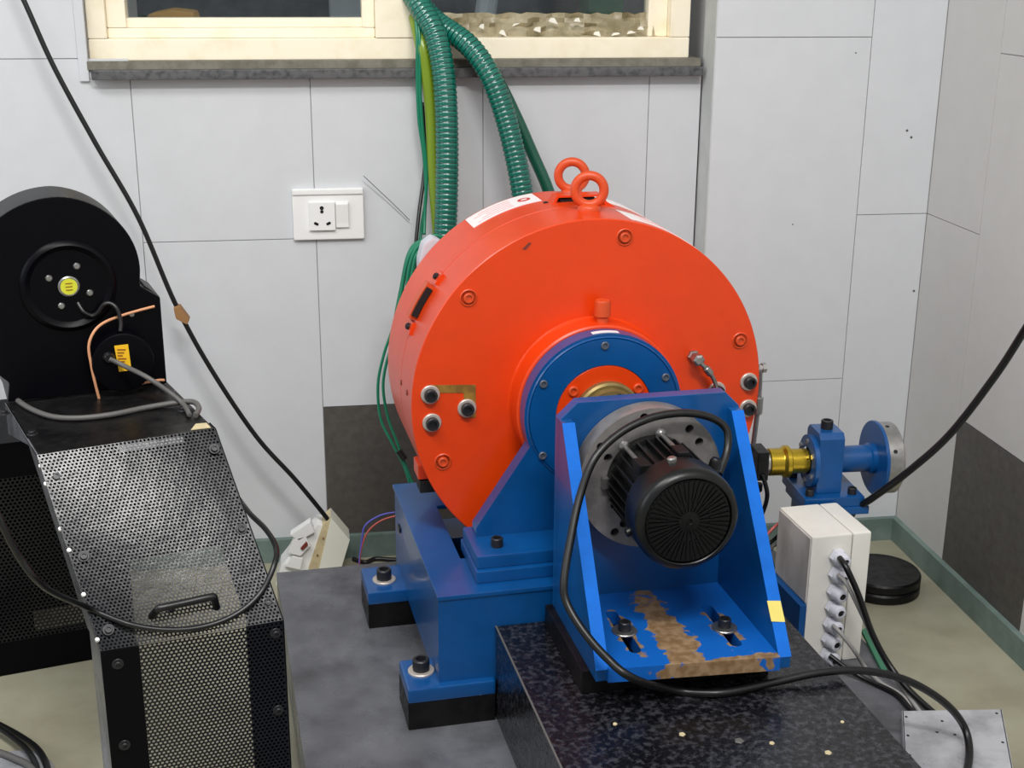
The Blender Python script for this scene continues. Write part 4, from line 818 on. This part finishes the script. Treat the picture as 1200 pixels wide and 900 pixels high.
for k in range(3):
    bm = new(); c = bp(SC[0], SC[1] - .004 + .004*k, -.0048); prism(bm, [c - bd_*.004 - Vector((0, 0, .0006)), c + bd_*.004 - Vector((0, 0, .0006)), c + bd_*.004 + Vector((0, 0, .0006)), c - bd_*.004 + Vector((0, 0, .0006))], -bk*.0004); t.part('sticker_print', bm, 'yellow_print', cpn)
for (x, y) in ((60, 324), (92, 312.5), (71, 357), (103, 345)):
    pass
for (ds, dz) in ((-.0215, .0115), (.0115, .0235), (-.0105, -.0235), (.0235, -.0105)):
    bm = new(); lathe(bm, bp(SC[0] + ds, SC[1] + dz, -.0015), -bk, [(.0042, 0), (.0042, .0012), (.0030, .0028), (0, .0032)], 14); t.part('hub_screw', bm, 'steel')
MC = (-.054, .628)
bm = new(); lathe(bm, bp(*MC), -bk, [(.0375, -.001), (.0375, .020), (.0365, .0225), (.0345, .0235), (0, .0235)], 48); mc = t.part('motor_can', bm, 'blower_black')
bm = new(); c = bp(MC[0] - .009, MC[1] + .023, -.0236); ux_ = (bd_*cos(radians(-6)) + Vector((0, 0, sin(radians(-6))))); uz_ = Vector((0, 0, 1))
prism(bm, [c, c + ux_*.0165 + uz_*.002, c + ux_*.018 - uz_*.031, c + ux_*.003 - uz_*.033], -bk*.0005); ys = t.part('yellow_label', bm, 'yellow', mc, 'yellow label with brown print')
bm = new()
for k in range(6): prism(bm, [c + ux_*.003 - uz_*(.004 + .0038*k), c + ux_*(.013 - .002*(k % 3)) - uz_*(.004 + .0038*k), c + ux_*(.013 - .002*(k % 3)) - uz_*(.0058 + .0038*k), c + ux_*.003 - uz_*(.0058 + .0038*k)], -bk*.0009)
t.part('label_print', bm, 'yellow_print', ys)
bm = new(); lathe(bm, bp(MC[0] - .0165, MC[1] + .009, -.0235), -bk, [(.0075, -.001), (.0075, .002), (.005, .006), (0, .006)], 18); t.part('cable_grommet', bm, 'rubber', mc)
bm = new(); tube(bm, [(-0.2651, 1.5957, 0.5848), (-0.2678, 1.5929, 0.6078), (-0.2699, 1.5924, 0.6287), (-0.2707, 1.5921, 0.6525), (-0.2638, 1.5961, 0.6693), (-0.2523, 1.6055, 0.6781), (-0.2336, 1.6190, 0.6824), (-0.2136, 1.6246, 0.6868), (-0.1946, 1.6309, 0.6899)], .0017, 8, 6); t.part('gasket_edge', bm, 'copper', label='pale copper edge strip')
bm = new(); tube(bm, [bp(-.042, .5905, -.004), bp(-.030, .594, -.006), bp(-.012, .5955, -.006), bp(-.004, .594, -.004)], .0017, 8, 6); t.part('gasket_edge', bm, 'copper')
bm = new(); tube(bm, [bp(-.098, .703, -.001), bp(-.093, .693, -.006), bp(-.084, .687, -.007), bp(-.077, .690, -.008), bp(-.070, .699, -.009), bp(-.062, .701, -.010), bp(-.055, .695, -.014), bp(-.052, .680, -.018), bp(-.054, .668, -.022)], .0026, 10, 6); t.part('motor_wire', bm, 'rubber', label='short black wire into the motor can')
for (s, z) in ((-.036, .682), (-.085, .640), (-.012, .592)):
    bm = new(); lathe(bm, bp(s, z), -bk, [(.0032, 0), (.003, .0018), (0, .0024)], 12); t.part('housing_screw', bm, 'steel')
bm = new(); prism(bm, [bp(-.030, .7005, .010), bp(-.0165, .714, .010), bp(-.001, .7005, .010)], bk*.060); t.part('outlet_flange', bm, 'black_steel')

cable('blower_cable', [bp(-.0705, .637, -.029), bp(-.055, .628, -.036), (-0.2012, 1.5562, 0.6220), (-0.1743, 1.5513, 0.6020), (-0.1593, 1.5416, 0.5905), (-0.1497, 1.5057, 0.5895)], .0030, 'dim_cable', 'dark cable from the blower motor can to the guard corner')
cable('guard_cable', [(-0.4731, 1.5441, 0.3325), (-0.4778, 1.6344, 0.4765), (-0.4621, 1.6913, 0.5928), (-0.4483, 1.7928, 0.5905), (-0.4022, 1.7011, 0.5895), (-0.3709, 1.6156, 0.5885), (-0.3430, 1.5629, 0.5885), (-0.3090, 1.5241, 0.5885), (-0.2766, 1.5136, 0.5885), (-0.2409, 1.5209, 0.5885), (-0.2041, 1.5409, 0.5885), (-0.1691, 1.5509, 0.5900), (-0.1485, 1.5454, 0.5920), (-0.1403, 1.5263, 0.5905), (-0.1428, 1.5045, 0.5885)], .0034, 'dim_cable', 'grey cable lying across the top plate of the guard')
cable('loop_cable', [(-0.3854, 1.2006, 0.8522), (-0.3468, 1.1937, 0.7518), (-0.3033, 1.1751, 0.6503), (-0.2909, 1.1623, 0.6173), (-0.2786, 1.1676, 0.5741), (-0.2627, 1.1838, 0.5336), (-0.2514, 1.3084, 0.4481), (-0.2093, 1.3064, 0.4258), (-0.1697, 1.3091, 0.4143), (-0.1311, 1.3175, 0.4110), (-0.0968, 1.3294, 0.4177), (-0.0707, 1.3457, 0.4335), (-0.0550, 1.3662, 0.4579), (-0.0541, 1.3951, 0.4654), (-0.0661, 1.4308, 0.4714), (-0.0836, 1.4666, 0.4752), (-0.0993, 1.5121, 0.4767)], .0032, 'rubber', 'thin black cable looping across the sloping guard panel')

# second mesh cabinet further back at the left edge
A14 = radians(14); cx_ = Vector((cos(A14), sin(A14), 0)); cb = Vector((-sin(A14), cos(A14), 0)); C0 = Vector((-.39, 2.010, 0))
t = Thing('mesh_cabinet', 'low black perforated cabinet behind the guard at left edge', 'cabinet', C0 - cx_*.25)
def cpnt(s, z, y=0): return C0 + cx_*s + cb*y + Vector((0, 0, z))
def cbar(name, s0, s1, z0, z1, y0, y1, m='black_paint'):
    bm = new(); prism(bm, [cpnt(s0, z0, y0), cpnt(s1, z0, y0), cpnt(s1, z1, y0), cpnt(s0, z1, y0)], cb*(y1 - y0), .001); return t.part(name, bm, m)
cbar('bottom_rail', -.60, .06, .0, .058, -.002, .02); cbar('top_rail', -.60, .06, .335, .39, -.002, .02); cbar('end_post', .02, .06, .058, .335, -.001, .02); cbar('end_post', -.60, -.56, .058, .335, -.001, .02)
bm = perforated(cpnt(-.56, .058), cpnt(.02, .058), cpnt(.02, .335), cpnt(-.56, .335), .0066, .0023, .0010); t.part('mesh_panel', bm, 'mesh_paint', label='perforated front panel')
cbar('top_panel', -.60, .06, .39, .393, -.004, .22); cbar('rear_panel', -.60, .06, .0, .39, .215, .22); cbar('inner_panel', -.34, -.075, .045, .205, .03, .035)

# clutter on the floor at the lower left corner
c0 = Vector((-0.4212, 1.6968, 0.0000))
bm = new(); lathe(bm, c0 + Vector((-.03, -.02, 0)), (0, 0, 1), [(0, 0), (.062, 0), (.064, .006), (.060, .012), (.050, .014), (.0, .012)], 40); single('round_tray', bm, 'sheet', 'round grey metal tray on floor at lower left corner', 'tray', c0)
cable('power_cord', [(-0.5242, 1.8420, 0.0120), (-0.4866, 1.8085, 0.0120), (-0.4529, 1.7731, 0.0140), (-0.4202, 1.7281, 0.0200), (-0.4001, 1.6880, 0.0220), (-0.3881, 1.6479, 0.0160), (-0.3830, 1.6124, 0.0060)], .0048, 'rubber', 'outer black cord arching over metal tray at lower left')
cable('power_cord', [(-0.5173, 1.8155, 0.0220), (-0.4803, 1.7825, 0.0220), (-0.4486, 1.7434, 0.0240), (-0.4219, 1.7019, 0.0260), (-0.4066, 1.6650, 0.0200), (-0.3931, 1.5997, 0.0160)], .0044, 'rubber', 'inner black cord arching over metal tray at lower left')
cable('power_cord', [(-0.4940, 1.7343, 0.0200), (-0.4682, 1.7220, 0.0200), (-0.4436, 1.7036, 0.0200), (-0.4214, 1.6836, 0.0200), (-0.3936, 1.6429, 0.0200)], .0048, 'dim_cable', 'dark grey cord lying across metal tray at lower left')
